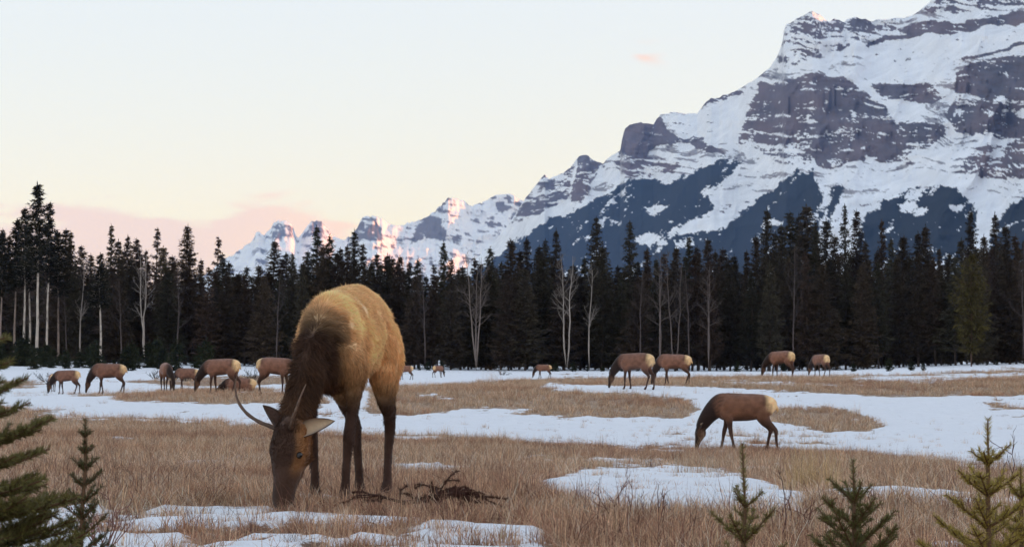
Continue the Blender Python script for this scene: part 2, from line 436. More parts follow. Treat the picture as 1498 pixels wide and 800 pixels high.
# scattered rock bands in the upper snow
extra = sstep(.62, .70, led + (blot - .5) * .5 + (fine - .5) * .35) * .75 * sstep(0, 20, 300 - PY) * (1 - pm([(1262, 72), (1300, 62), (1400, 50), (1498, 38), (1530, 40), (1530, 60), (1400, 90), (1380, 118), (1275, 120), (1258, 95)], 6)) * (1 - pm([(968, 170), (1020, 168), (1100, 130), (1090, 160), (1078, 205), (1040, 205), (980, 190)], 5))
rk = np.maximum(rk, extra)
wood = np.zeros_like(PX)
for poly in ([(640, 440), (690, 398), (740, 366), (798, 323), (837, 309), (896, 280), (922, 265), (980, 265), (1065, 230), (1085, 238), (1062, 262), (1032, 280), (1047, 300), (1020, 318), (985, 335), (1000, 345), (1040, 335), (1070, 330), (1040, 440)],
             [(1040, 345), (1100, 302), (1130, 277), (1166, 245), (1178, 258), (1192, 247), (1188, 262), (1205, 283), (1213, 300), (1200, 335), (1195, 440), (1020, 440)],
             [(1218, 268), (1236, 275), (1224, 310), (1208, 345), (1212, 292)],
             [(1230, 440), (1262, 322), (1300, 292), (1345, 266), (1375, 270), (1400, 279), (1420, 290), (1431, 312), (1424, 350), (1440, 440)],
             [(1440, 440), (1448, 350), (1465, 312), (1498, 290), (1560, 270), (1560, 440)]):
    wood = np.maximum(wood, pm(poly, 7.0))
wood = np.maximum(wood, sstep(395, 415, PY))
glade = np.zeros_like(PX)
for poly in ([(1310, 300), (1335, 298), (1360, 305), (1350, 315), (1320, 310)], [(1385, 298), (1410, 300), (1405, 308), (1388, 308)], [(1085, 247), (1100, 236), (1105, 245), (1070, 285), (1047, 296), (1052, 285)],
             [(942, 303), (975, 300), (985, 295), (960, 318), (945, 312)], [(880, 316), (915, 325), (905, 335), (880, 328)], [(930, 345), (960, 338), (968, 355), (935, 360)], [(1000, 330), (1040, 322), (1030, 335), (995, 342)],
             [(985, 352), (1010, 345), (1020, 360), (990, 365)], [(1120, 318), (1150, 322), (1145, 332), (1110, 330)], [(1440, 338), (1498, 318), (1498, 324), (1445, 348)]):
    glade = np.maximum(glade, pm(poly, 4.0, 0))
tree_n = fbm(PX * .16, PY * .28, 4, 71)
open_n = fbm(PX * .03, PY * .04, 3, 73)
spk = fbm(PX * .36, PY * .50, 3, 74)
chute = fbm((PX + .95 * PY) * .085 + (tree_n - .5) * 1.2, (PX - .95 * PY) * .010, 4, 76)
wd = sstep(.44, .56, wood * (1 - glade * .7) + (tree_n - .5) * .9 + (spk - .5) * .6 + (.52 - open_n) * .9 * wood - sstep(.56, .70, chute) * .42 * wood + .02)
# steepness: snow lies on gentle ground, rock is steep
wgt = .25 + 1.1 * (1 - np.clip(rock, 0, 1)) * sstep(430, 250, PY) + .7 * (1 - rock) * wood
kk = np.hanning(121); kk /= kk.sum(); wgt = np.stack([np.convolve(np.pad(q, 60, mode='edge'), kk, 'valid') for q in wgt])
cum = np.cumsum(wgt, 0); cum = (cum - cum[0]) / (cum[-1] - cum[0])
Rr = RB[None] + (RC - RB)[None] * cum
fade = sstep(0, .06, vv)[:, None]
Rr = Rr + fade * ((fbm(wx * .012 + PY * .006, PY * .010, 3, 81, True) - .5) * -330 + (fbm(wx * .05, PY * .05, 4, 83, True) - .5) * -75 * (.25 + rock) + (led - .5) * 90 * rock + (ver - .5) * -40 * rock)
def arete(p0, p1, wl, wr, kl, kr, y0, y1):
    """sharp edge running down from a summit: ground falls away to both sides"""
    c = p0 + (p1 - p0) * np.clip((PY - y0) / (y1 - y0), 0, 1)
    m = 1 - sstep(y0 + .5 * (y1 - y0), y1, PY)
    dl = np.clip(c - PX, 0, wl); dr = np.clip(PX - c, 0, wr)
    return m * (kl * dl * (1 - dl / wl * .5) + kr * dr * (1 - dr / wr * .5))
Rr = np.maximum.accumulate(Rr + np.arange(NR)[:, None] * 1.5, 0)
Rr = Rr + arete(1188, 1186, 45, 26, 1.5, 7.0, 15, 55)
dx, dy, dz = ray(PX, PY)
az = np.arctan2(dx, dy); el = dz / np.hypot(dx, dy)
rcol = ROCK[None, None] * (1 + (fbm(PX * .05, PY * .05, 3, 91) - .5)[..., None] * .7) * (1 + (fbm(PX * .02, PY * .03, 3, 93) - .4)[..., None] * np.array([.5, .1, -.15]))
colr = SNOW[None, None] * (.93 + .12 * fbm(PX * .05, PY * .05, 3, 95)[..., None])
colr = colr * (1 - rk[..., None]) + rcol * rk[..., None]
colr = colr * (1 - wd[..., None]) + WOOD[None, None] * wd[..., None]
# carry the ridge on to the right, outside the picture
na = 60
az_e = np.linspace(float(az[NR // 2, -1]), math.radians(128), na + 1)[1:]
ce = np.interp(az_e, [.25, .45, .9, 1.4, 2.0, 2.3], [.195, .20, .17, .15, .11, .06]) + (fbm(az_e * 9, az_e * 0, 4, 97) - .5) * .05
be = float(el[0, -1])
AZ2 = np.tile(az_e, (NR, 1)); EL2 = be + (ce[None] - be) * vv[:, None]
RB2 = np.interp(az_e, [.25, .6, 1.2, 2.3], [3300, 2600, 2300, 2600]); RC2 = np.interp(az_e, [.25, .6, 1.2, 2.0, 2.3], [6500, 5600, 4600, 4600, 4800])
R2 = RB2[None] + (RC2 - RB2)[None] * (vv[:, None] * .6 + .4 * vv[:, None] ** 2) + (fbm(AZ2 * 14, EL2 * 30, 4, 99, True) - .5) * -400 * fade
wd2 = sstep(.07, .04, EL2 + (fbm(AZ2 * 20, EL2 * 60, 3, 101) - .5) * .06)[..., None]; rk2 = sstep(.5, .58, fbm(AZ2 * 12, EL2 * 90, 4, 103))[..., None] * .9
c2 = SNOW * (1 - rk2) + ROCK * rk2; c2 = c2 * (1 - wd2) + WOOD * wd2
relief('mountain_ridge', np.hstack([az, AZ2]), np.hstack([el, EL2]), np.hstack([Rr, R2]), np.concatenate([colr, c2], 1),
       [(250, .93), (700, .72), (1400, .4), (2200, 0)], 'huge snowy rock ridge with forested foot rising behind the spruce forest')

# --- far peaks; their hidden right-hand crests are added to cast shade
def far_range(name, crest_pts, p0, p1, ncol, nrow, RBv, RCv, peaks, seed, rocks, label, wood_y=430, ext=None):
    global PX, PY, wx, wy, wx2, wy2
    C_ = np.array(crest_pts, float)
    pc = np.linspace(p0, p1, ncol)
    cy = np.interp(pc, C_[:, 0], C_[:, 1]) + (fbm(pc * .22, pc * 0, 4, seed, True) - .5) * -7
    v = np.linspace(0, 1, nrow)
    PX = np.tile(pc, (nrow, 1)); PY = 527 + (cy[None] - 527) * v[:, None]
    wx, wy = warp(PX, PY, 4, .08, seed + 1); wx2, wy2 = wx, wy
    RBv = RBv(pc)[None]; RCv = RCv(pc)[None]
    R = RBv + (RCv - RBv) * (v[:, None] * .7 + .3 * v[:, None] ** 2) + 0 * PX
    for a in peaks: R = R + arete(*a)
    R = R + sstep(0, .1, v)[:, None] * ((fbm(wx * .03 + PY * .01, PY * .03, 3, seed + 3, True) - .5) * -230 + (fbm(wx * .10, PY * .10, 3, seed + 5, True) - .5) * -70)
    R = np.maximum.accumulate(R + np.arange(nrow)[:, None] * 3.0, 0)
    rk = np.zeros_like(PX)
    for poly, a in rocks: rk = np.maximum(rk, sstep(-3, 3, poly_sd(wx, wy, poly)) * a)
    st = fbm(PX * .06, (PY - .15 * PX) * .25, 4, seed + 9)
    rk = sstep(.48, .62, rk * .8 + (st - .5) * 1.3 + (fbm(PX * .2, PY * .1, 3, seed + 11) - .5) * .6 + .34)
    wd = sstep(wood_y - 8, wood_y + 8, PY + (fbm(PX * .1, PY * .2, 3, seed + 13) - .5) * 30)
    col = SNOW * np.ones(PX.shape + (3,))
    col = col * (1 - .92 * rk[..., None]) + ROCK * .92 * rk[..., None]
    col = col * (1 - wd[..., None]) + WOOD * wd[..., None]
    dx, dy, dz = ray(PX, PY)
    relief(name, np.arctan2(dx, dy), dz / np.hypot(dx, dy), R, col, [(400, .85), (1200, .5), (2200, 0)], label)

far_range('mountain_peaks', [(470, 400), (500, 372), (512, 350), (522, 334), (530, 320), (540, 316), (552, 318), (566, 326), (582, 331), (600, 327), (625, 319), (640, 306), (652, 293), (660, 290), (672, 292),
                             (690, 301), (702, 298), (720, 289), (740, 283), (750, 286), (765, 296), (790, 310), (860, 327), (900, 325), (960, 303), (1020, 281), (1080, 263), (1150, 258), (1300, 290)],  # right part, unseen behind the ridge, is added to shade peaks below their tips
          470, 1300, 520, 150, lambda p: np.interp(p, [470, 655, 742, 1300], [10200, 10800, 11500, 13500]), lambda p: np.interp(p, [470, 553, 655, 742, 860, 900, 960, 1020, 1080, 1150, 1300], [12300, 12300, 13100, 13500, 12300, 12400, 12900, 13500, 14200, 15000, 16500]),
          [(553, 556, 40, 36, 4, 7, 312, 390), (655, 658, 30, 45, 5, 7, 286, 350), (742, 744, 30, 34, 4, 4, 280, 340), (615, 612, 30, 30, 4, 4, 318, 380)], 211,
          [([(520, 335), (530, 318), (552, 316), (558, 345), (565, 352), (540, 352), (522, 350)], .55), ([(600, 358), (612, 330), (628, 316), (645, 322), (655, 345), (640, 350), (620, 345)], .75),
           ([(635, 308), (655, 288), (658, 310)], .5), ([(715, 292), (740, 280), (765, 300), (735, 312)], .5)],
          'chain of far snowy peaks with sunlit tips between the forest and the big ridge')
far_range('mountain_pair', [(-150, 500), (0, 480), (150, 452), (250, 420), (300, 402), (330, 378), (345, 370), (360, 361), (370, 352), (374, 341), (380, 338), (386, 345), (394, 335), (402, 326), (414, 323), (424, 325), (430, 336), (436, 350),
                            (444, 338), (456, 325), (466, 322), (476, 330), (486, 345), (500, 352), (520, 345), (560, 352), (650, 345), (800, 330), (1000, 330)],  # crest right of the pair is unseen, shaped to keep sun off its lower slopes
          -150, 1000, 470, 120, lambda p: np.interp(p, [0, 1000], [15000, 16200]), lambda p: np.interp(p, [-150, 377, 424, 469, 520, 600, 700, 850, 1000], [16500, 16900, 17100, 17300, 17200, 17000, 17500, 18400, 18600]),
          [(377, 378, 20, 20, 5, 6, 336, 372), (424, 424, 40, 22, 3, 8, 320, 390), (469, 470, 30, 30, 4, 7, 318, 380)], 251,
          [([(395, 340), (404, 325), (425, 325), (428, 345), (410, 350)], .55), ([(445, 345), (460, 324), (470, 325), (474, 345)], .5)],
          'pair of pale blue far peaks with glowing edges beyond the spruces', 470)

# ------------------------------------------------------------------ haze
m_haze = bpy.data.materials.new('haze'); m_haze.use_nodes = True
t = m_haze.node_tree; t.nodes.clear()
ho = t.nodes.new('ShaderNodeOutputMaterial'); hv = t.nodes.new('ShaderNodeVolumePrincipled')
hv.inputs['Color'].default_value = (.30, .52, 1.0, 1); hv.inputs['Absorption Color'].default_value = (1, 1, 1, 1); hv.inputs['Density'].default_value = 2.1e-5; hv.inputs['Anisotropy'].default_value = 0.0
t.links.new(hv.outputs[0], ho.inputs['Volume'])
hx0, hx1, hy0, hy1, hz0, hz1 = -12800, 8800, -5800, 20600, -6, 1560
hvv = [(x, y, z) for z in (hz0, hz1) for y in (hy0, hy1) for x in (hx0, hx1)]
haze = link('haze', mesh_np('haze', hvv, np.array([(0, 2, 3, 1), (4, 5, 7, 6), (0, 1, 5, 4), (2, 6, 7, 3), (0, 4, 6, 2), (1, 3, 7, 5)]), m_haze))
tag(haze, 'thin blue evening haze filling the valley air', None, None, 'stuff')

# ------------------------------------------------------------------ forest
M_BARK = mat_attr('conifer_bark', .9, .1, .25, 1.2)
M_PALE = mat_attr('pale_aspen_bark', .8, .2, .18, 1.5)
M_NEEDLE = mat_attr('spruce_foliage', .8, .15, .15, .6, objvar=.3)

def tube(path, rad, seg=6):
    """tapered tube along points; returns verts, quads"""
    P = np.asarray(path, float); n = len(P); rad = np.asarray(rad, float)
    T = np.gradient(P, axis=0); T /= np.linalg.norm(T, axis=1)[:, None] + 1e-9
    ref = np.where(np.abs(T[:, 2:3]) > .9, np.array([[1., 0, 0]]), np.array([[0, 0, 1.]]))
    A = np.cross(T, ref); A /= np.linalg.norm(A, axis=1)[:, None] + 1e-9
    B = np.cross(T, A)
    th = np.linspace(0, 2 * np.pi, seg, endpoint=False)
    V = P[:, None] + rad[:, None, None] * (np.cos(th)[None, :, None] * A[:, None] + np.sin(th)[None, :, None] * B[:, None])
    a = np.arange(n * seg).reshape(n, seg); b = np.roll(a, -1, 1)
    Fq = np.stack([a[:-1].ravel(), b[:-1].ravel(), b[1:].ravel(), a[1:].ravel()], 1)
    return V.reshape(-1, 3), Fq

class MB:
    """collects pieces into one mesh"""
    def __init__(s): s.v = []; s.f = []; s.c = []; s.n = 0
    def add(s, v, f, c):
        v = np.asarray(v, float).reshape(-1, 3); s.v.append(v); s.f.append(np.asarray(f) + s.n); s.n += len(v)
        c = np.asarray(c, float); s.c.append(np.tile(c, (len(v), 1)) if c.ndim == 1 else c)
    def tube(s, p, r, c, seg=6):
        v, f = tube(p, r, seg); s.add(v, f, c)
    def build(s, name, mat, smooth=False):
        q = [f for f in s.f if f.shape[1] == 4]; t3 = [f for f in s.f if f.shape[1] == 3]
        fl = ([np.concatenate(q)] if q else []) + ([np.concatenate(t3)] if t3 else [])
        return mesh_np(name, np.concatenate(s.v), fl, mat, smooth, np.concatenate(s.c))

def leaf_tris(P, D, ln, wd, r):
    """thin pointed faces at points P along directions D"""
    n = len(P)
    up = r.normal(size=(n, 3)); S = np.cross(D, up); S /= np.linalg.norm(S, axis=1)[:, None] + 1e-9
    a = P - S * wd[:, None] * .5; b = P + S * wd[:, None] * .5; c = P + D * ln[:, None]
    V = np.stack([a, b, c], 1).reshape(-1, 3)
    return V, np.arange(n * 3).reshape(n, 3)

def spruce_mesh(seed, h=20.0, rad=2.6, bare=.08, full=1.0, taper=.85, dead=False, col=(.020, .021, .013), trunk_col=(.075, .055, .045), pine=False):
    r = np.random.default_rng(seed)
    tm = MB(); k = 9
    tp = np.stack([np.cumsum(r.normal(0, .05, k)) * (h / 20), np.cumsum(r.normal(0, .05, k)) * (h / 20), np.linspace(-.3, h, k)], 1)
    tm.tube(tp, np.linspace(h * .0082, .02, k), trunk_col, 7)
    cm = MB(); P = []; D = []; LN = []
    nw = int(h * 3.0)
    for i in range(nw):
        f = max(0.0, min(.995, (i + r.uniform(-.3, .3)) / nw))
        z = h * (bare + (1 - bare) * f ** .92)
        if pine:
            L_ = rad * (1 - f) ** .55 * min(1, .35 + 2.2 * f) * r.uniform(.55, 1.15)
        else:
            L_ = rad * (1 - f) ** taper * r.uniform(.7, 1.15) * min(1, .55 + f * 4) + .12
        nb = max(4, int(r.integers(5, 9) * full))
        for j in range(nb):
            if r.random() > .93 * full + .1: continue
            a = r.uniform(0, 2 * np.pi); l = L_ * r.uniform(.6, 1.2)
            droop = r.uniform(-.12, .30) if not pine else r.uniform(-.45, .0)
            n = max(3, int(l / .28) + 1)
            s_ = np.linspace(.08, 1, n)
            x0 = np.interp(z, tp[:, 2], tp[:, 0]); y0 = np.interp(z, tp[:, 2], tp[:, 1])
            bp_ = np.stack([x0 + np.cos(a) * l * s_, y0 + np.sin(a) * l * s_, z - l * droop * s_ + l * .25 * s_ ** 2], 1)
            if l > .9: cm.tube(np.stack([bp_[0], bp_[n // 2], bp_[-1]]), [.035, .022, .008], trunk_col, 3)
            for q in range(4):
                base = bp_ + r.normal(0, .07, (n, 3))
                dd = np.stack([np.full(n, np.cos(a)), np.full(n, np.sin(a)), np.full(n, -.25)], 1) + r.normal(0, .55, (n, 3))
                P.append(base); D.append(dd / np.linalg.norm(dd, axis=1)[:, None]); LN.append(r.uniform(.28, .62, n) * (.72 + .4 * (1 - f)))
    # the leader
    P.append(np.stack([np.full(8, tp[-1, 0]), np.full(8, tp[-1, 1]), np.linspace(h - 1.0, h + .1, 8)], 1)); dd = np.tile([0, 0, 1.], (8, 1)) + r.normal(0, .3, (8, 3))
    D.append(dd / np.linalg.norm(dd, axis=1)[:, None]); LN.append(np.full(8, .4))
    P = np.concatenate(P); D = np.concatenate(D); LN = np.concatenate(LN)
    V, Fc = leaf_tris(P, D, LN, LN * .36, r)
    cc = np.array(col) * r.uniform(.55, 1.5, len(P))[:, None] * np.array([1, 1, 1])
    cc = cc + (r.random(len(P)) < .12)[:, None] * np.array([.018, .010, .006])
    cm.add(V, Fc, np.repeat(cc, 3, 0))
    return tm.build('trunk', M_BARK, True), cm.build('crown', M_NEEDLE)

def pole_pine(seed, h, pale):
    """tall conifer with a long bare trunk, dead twigs and a short crown"""
    tc = (.56, .47, .39) if pale else (.28, .21, .17)
    t_, c_ = spruce_mesh(seed, h, 1.55, .52, .75, .75, col=(.022, .021, .014), trunk_col=tc)
    r = np.random.default_rng(seed + 5); mb = MB()
    for i in range(34):
        z = h * r.uniform(.25, .6); a = r.uniform(0, 6.28); l = r.uniform(.5, 1.7)
        p = np.array([[0, 0, z], [np.cos(a) * l * .5, np.sin(a) * l * .5, z - .05], [np.cos(a) * l, np.sin(a) * l, z - .25 * l]])
        mb.tube(p, [.03, .02, .008], (.13, .095, .08), 3)
        for q in range(3):
            e = p[1] + (p[2] - p[1]) * r.random(); mb.tube(np.stack([e, e + r.normal(0, .22, 3), e + r.normal(0, .4, 3)]), [.012, .01, .004], (.12, .085, .075), 3)
    return t_, c_, mb.build('dead_twigs', M_BARK)

def aspen(seed, h, stems=1, spread=.5, col=(.36, .30, .255)):
    """leafless pale tree: trunk and twig crown"""
    r = np.random.default_rng(seed); tm = MB(); cm = MB()
    def twig(p, d, l, rad, depth):
        n = 5; pts = [p]; dd = d.copy()
        for i in range(n - 1):
            dd = dd + r.normal(0, .13, 3) + np.array([0, 0, .07]); dd /= np.linalg.norm(dd); pts.append(pts[-1] + dd * l / (n - 1))
        pts = np.array(pts); c = np.array(col) * (.75 if depth else .9) * (.55 + .45 * min(1, rad / .03))
        cm.tube(pts, np.linspace(rad, rad * .35, n), c, 4)
        if depth < 3:
            for i in range(int(r.integers(3, 6))):
                q = r.uniform(.25, 1); e = pts[int(q * (n - 1))]; ax = r.normal(0, .75, 3) + np.array([0, 0, .25]); nd = dd + ax * .8; nd /= np.linalg.norm(nd)
                twig(e, nd, l * r.uniform(.4, .62), rad * .5, depth + 1)
    for s_ in range(stems):
        a = 6.28 * s_ / max(stems, 1) + r.uniform(-.4, .4); k = 10
        z = np.linspace(-.2, h * r.uniform(.86, 1), k); off = (z / h) ** 1.3 * spread * h * .12
        w = np.cumsum(r.normal(0, h * .006, (k, 2)), 0)
        p = np.stack([np.cos(a) * (off + .18 * (stems > 1)) + w[:, 0], np.sin(a) * (off + .18 * (stems > 1)) + w[:, 1], z], 1)
        rr = np.linspace(h * .0088, .02, k); tm.tube(p, rr, col, 7)
        for i in range(int(13)):
            f = r.uniform(.38, .99); e = np.array([np.interp(f, np.linspace(0, 1, k), p[:, c]) for c in range(3)])
            b_ = r.uniform(0, 6.28); d = np.array([np.cos(b_), np.sin(b_), r.uniform(.5, 1.3)]); d /= np.linalg.norm(d)
            twig(e, d, h * .17 * (1.25 - f) * r.uniform(.7, 1.3) + .5, .042 * (1.2 - f * .7), 1)
    return tm.build('trunk', M_PALE, True), cm.build('crown', M_PALE)

def plant(name, meshes, loc, rz, s, label, cat, group=None):
    e = bpy.data.objects.new(name, None); COL.objects.link(e); e.empty_display_size = .3
    e.location = loc; e.rotation_euler = (0, 0, rz); e.scale = s if hasattr(s, '__len__') else (s, s, s)
    for m_ in meshes: link(m_.name.split('.')[0], m_, e)
    return tag(e, label, cat, group)

def gz(x, y): return float(terrain(np.array([x]), np.array([y]))[0])

SPR = [spruce_mesh(500 + i, 20, [2.5, 2.1, 2.9, 2.3, 2.7, 1.9, 2.4, 3.0, 2.2, 2.6][i], [.04, .10, .03, .14, .05, .2, .08, .03, .12, .06][i], [1, .95, 1, .85, 1, .8, .95, 1, .75, 1][i], [.8, .9, .75, .95, .8, 1., .85, .7, .9, .8][i],
       col=(.050 + .005 * (i % 3), .038 + .002 * (i % 4), .027)) for i in range(10)]
r = np.random.default_rng(77)
SKY = [(5, 336), (16, 345), (93, 335), (104, 340), (120, 360), (135, 372), (148, 388), (163, 330), (174, 352), (186, 346), (199, 350), (228, 335), (240, 362), (252, 375), (271, 330), (283, 365), (295, 380), (315, 347), (326, 372), (337, 384),
       (350, 400), (360, 391), (380, 388), (398, 352), (408, 380), (417, 371), (428, 372), (441, 385), (452, 368), (463, 332), (473, 360), (484, 345), (497, 364), (508, 360), (520, 338), (532, 358), (545, 385), (555, 372), (567, 373), (576, 378),
       (585, 375), (600, 385), (613, 380), (630, 388), (648, 355), (660, 380), (673, 390), (690, 378), (704, 385), (718, 363), (733, 385), (748, 350), (760, 368), (772, 349), (786, 360), (798, 352), (812, 337), (824, 380), (842, 388), (856, 378), (870, 318),
       (882, 362), (905, 390), (922, 325), (934, 384), (948, 366), (960, 380), (975, 372), (990, 362), (1008, 347), (1020, 362), (1036, 351), (1048, 368), (1058, 365), (1075, 374), (1092, 368), (1106, 345), (1123, 307), (1135, 340),
       (1145, 330), (1157, 311), (1168, 315), (1180, 301), (1192, 325), (1210, 322), (1222, 345), (1236, 301), (1253, 309), (1267, 355), (1288, 323), (1303, 350), (1320, 346), (1341, 341), (1357, 331), (1375, 365), (1390, 372), (1405, 350), (1421, 308),
       (1436, 345), (1457, 313), (1470, 330), (1484, 345), (1496, 352)]
SPECIAL = {870: 'tallest broad spruce right behind the slim bare aspen', 922: 'thin spire of a spruce with very narrow crown', 1421: 'tall dark spruce directly behind the olive green pine',
           463: 'pointed spruce rising directly above the withers of the near bull', 271: 'tall tapering spruce standing free against the pink cloud', 163: 'slim tall spruce just beside the bare trunked conifers'}
for i, (px, py) in enumerate(SKY):
    d = 262 + r.uniform(0, 26); p = at(px, py, d); z0 = gz(p.x, d)
    h = p.z - z0; k = int(r.integers(0, 10))
    wide = r.uniform(.8, 1.15)
    if (px, py) == (1180, 301) or (px, py) == (1157, 311): wide = 1.5
    w_ = h / max(h, 12) * wide
    lab = SPECIAL.get(px); grp = None
    if lab is None:
        side = 'the open evening sky' if px < 335 else ('the far pale peaks' if px < 700 else 'the big snowy ridge')
        lab = 'dark spruce whose pointed top stands out against ' + side; grp = 'spruce tops against ' + side
    plant('spruce_tree', SPR[k], (p.x, d, z0), r.uniform(0, 6.28), (w_, w_, h / 20), lab, 'tree', grp)
# second and third rows between and behind, lower than the skyline
sx_ = np.array([a for a, b_ in SKY], float); sy_ = np.array([b_ for a, b_ in SKY], float)
for i in range(170):
    px = -25 + 1550 * (i + r.uniform(-.4, .4)) / 170
    near = np.abs(sx_ - px) < 22
    lo = sy_[near].max() if near.any() else 385
    py = min(max(lo + r.uniform(2, 30), 358 + r.uniform(0, 28)), 404); d = (256 + r.uniform(0, 10)) if i % 3 == 0 else 285 + r.uniform(0, 40)
    p = at(px, py, d); z0 = gz(p.x, d); h = p.z - z0; k = int(r.integers(0, 10))
    w = r.uniform(.85, 1.2)
    plant('spruce_tree', SPR[k], (p.x, d, z0), r.uniform(0, 6.28), (w * .92, w * .92, h / 20), 'lower dark spruce filling the gaps of the forest wall', 'tree', 'lower spruces filling the forest wall')
# tall conifers with bare pale trunks on the left
POLES = [pole_pine(900 + i, 20, i != 1) for i in range(4)]
for i, (px, py, k, nm) in enumerate([(3, 340, 1, 'thin conifer with grey trunk beside the pale trunked conifers'), (24, 322, 1, None), (37, 305, 0, None), (47, 330, 3, None), (70, 298, 3, 'bushy topped conifer pressed close behind the tallest conifer'),
                                     (86, 340, 1, None), (150, 372, 3, None)]):
    d = 250 + r.uniform(0, 5); p = at(px, py, d); z0 = gz(p.x, d); h = p.z - z0
    plant('pine_tree', POLES[k], (p.x, d, z0), r.uniform(0, 6.28), (1, 1, h / 20), nm or 'slender conifer with long bare trunk in the group around the tallest conifer', 'tree', None if nm else 'bare trunked conifers around the tallest tree')
p = at(58, 270, 248); z0 = gz(p.x, 248)
plant('pine_tree', POLES[0], (p.x, 248, z0), 1.0, (1.25, 1.25, (p.z - z0) / 20), 'tallest conifer of the forest, with long bright bare trunk', 'tree')
ASP = [aspen(940, 14, 2, .7), aspen(941, 13, 3, .8, (.22, .17, .145)), aspen(942, 13, 1, .3), aspen(943, 11, 2, .9, (.15, .115, .10)), aspen(944, 12, 1, .4, (.10, .075, .068))]
for px, py, k, base_h, lab in [(213, 365, 0, 0, 'pair of straight pale trunks of a bare aspen before dark spruces'),
                       (119, 378, 2, 0, 'lone bare aspen with one bright thin trunk'),
                       (697, 372, 1, 0, 'bare aspen with three forked brownish grey stems before the spruces'),
                       (829, 368, 0, 0, 'bright forked bare aspen with spreading pale twigs'),
                       (862, 385, 2, 0, 'slim bare aspen beside the bright forked aspen'),
                       (622, 388, 4, 0, 'faint leaning bare aspen behind the rump of the near elk'),
                       (965, 372, 3, 0, 'bare twiggy aspen of the dim group in the middle of the forest wall'),
                       (986, 368, 3, 0, None), (1008, 385, 4, 0, None), (1036, 388, 3, 0, None), (935, 380, 4, 0, None), (1160, 345, 4, 0, None), (1494, 345, 4, 0, None), (178, 400, 4, 0, None), (98, 420, 4, 0, None), (262, 385, 4, 0, None), (405, 395, 4, 0, None)]:
    d = 249 + r.uniform(0, 4); p = at(px, py, d); z0 = gz(p.x, d); h = p.z - z0
    hm = [14, 13, 13, 11, 12][k]
    plant('aspen_tree', ASP[k], (p.x, d, z0), r.uniform(0, 6.28), (1, 1, h / hm), lab or 'dim leafless aspen standing among the dark spruces', 'tree', None if lab else 'dim leafless aspens among the spruces')
# olive pine on the right
PINE = spruce_mesh(990, 11, 2.9, .14, .9, col=(.070, .056, .018), pine=True, trunk_col=(.10, .06, .045))
p = at(1419, 372, 236); z0 = gz(p.x, 236)
plant('pine_tree', PINE, (p.x, 236, z0), .4, (1.05, 1.05, (p.z - z0) / 11), 'olive green pine standing alone in front of the dark spruces', 'tree')
# young spruces and brush at the foot of the forest
YNG = [spruce_mesh(1000 + i, 3.0, .95, .02, 1.0, .8, col=(.022, .026, .012)) for i in range(4)]
for i in range(60):
    left = i < 44
    px = r.uniform(-10, 330) if left else r.uniform(330, 1480)
    d = r.uniform(212, 246) if left else r.uniform(244, 252)
    x_ = (px - W0 / 2) / F * d; z0 = gz(x_, d); h = r.uniform(.8, 3.2) if left else r.uniform(.5, 1.6)
    plant('young_spruce', YNG[i % 4], (x_, d, z0), r.uniform(0, 6.28), h / 3.0 * r.uniform(.9, 1.2), 'small bushy young spruce at the foot of the forest wall', 'tree', 'young spruces at the foot of the forest')
for px, py, d, h in [(1300, 546, 190, 1.3), (1333, 545, 195, 1.0), (1248, 549, 200, .9), (1350, 545, 188, .8)]:
    x_ = (px - W0 / 2) / F * d
    plant('young_spruce', YNG[1], (x_, d, gz(x_, d)), px, h / 3.0, 'tiny spruce standing on the snow before the forest, apart from the others', 'tree', 'tiny spruces out on the snow')
# deeper forest that reads as one mass
pts = []
for i in range(900):
    d = r.uniform(335, 620); u = r.uniform(-.33, .33)
    pts.append((u * d, d, gz(u * d, d), r.uniform(.55, .85), r.uniform(0, 6.28)))
pts = np.array(pts)

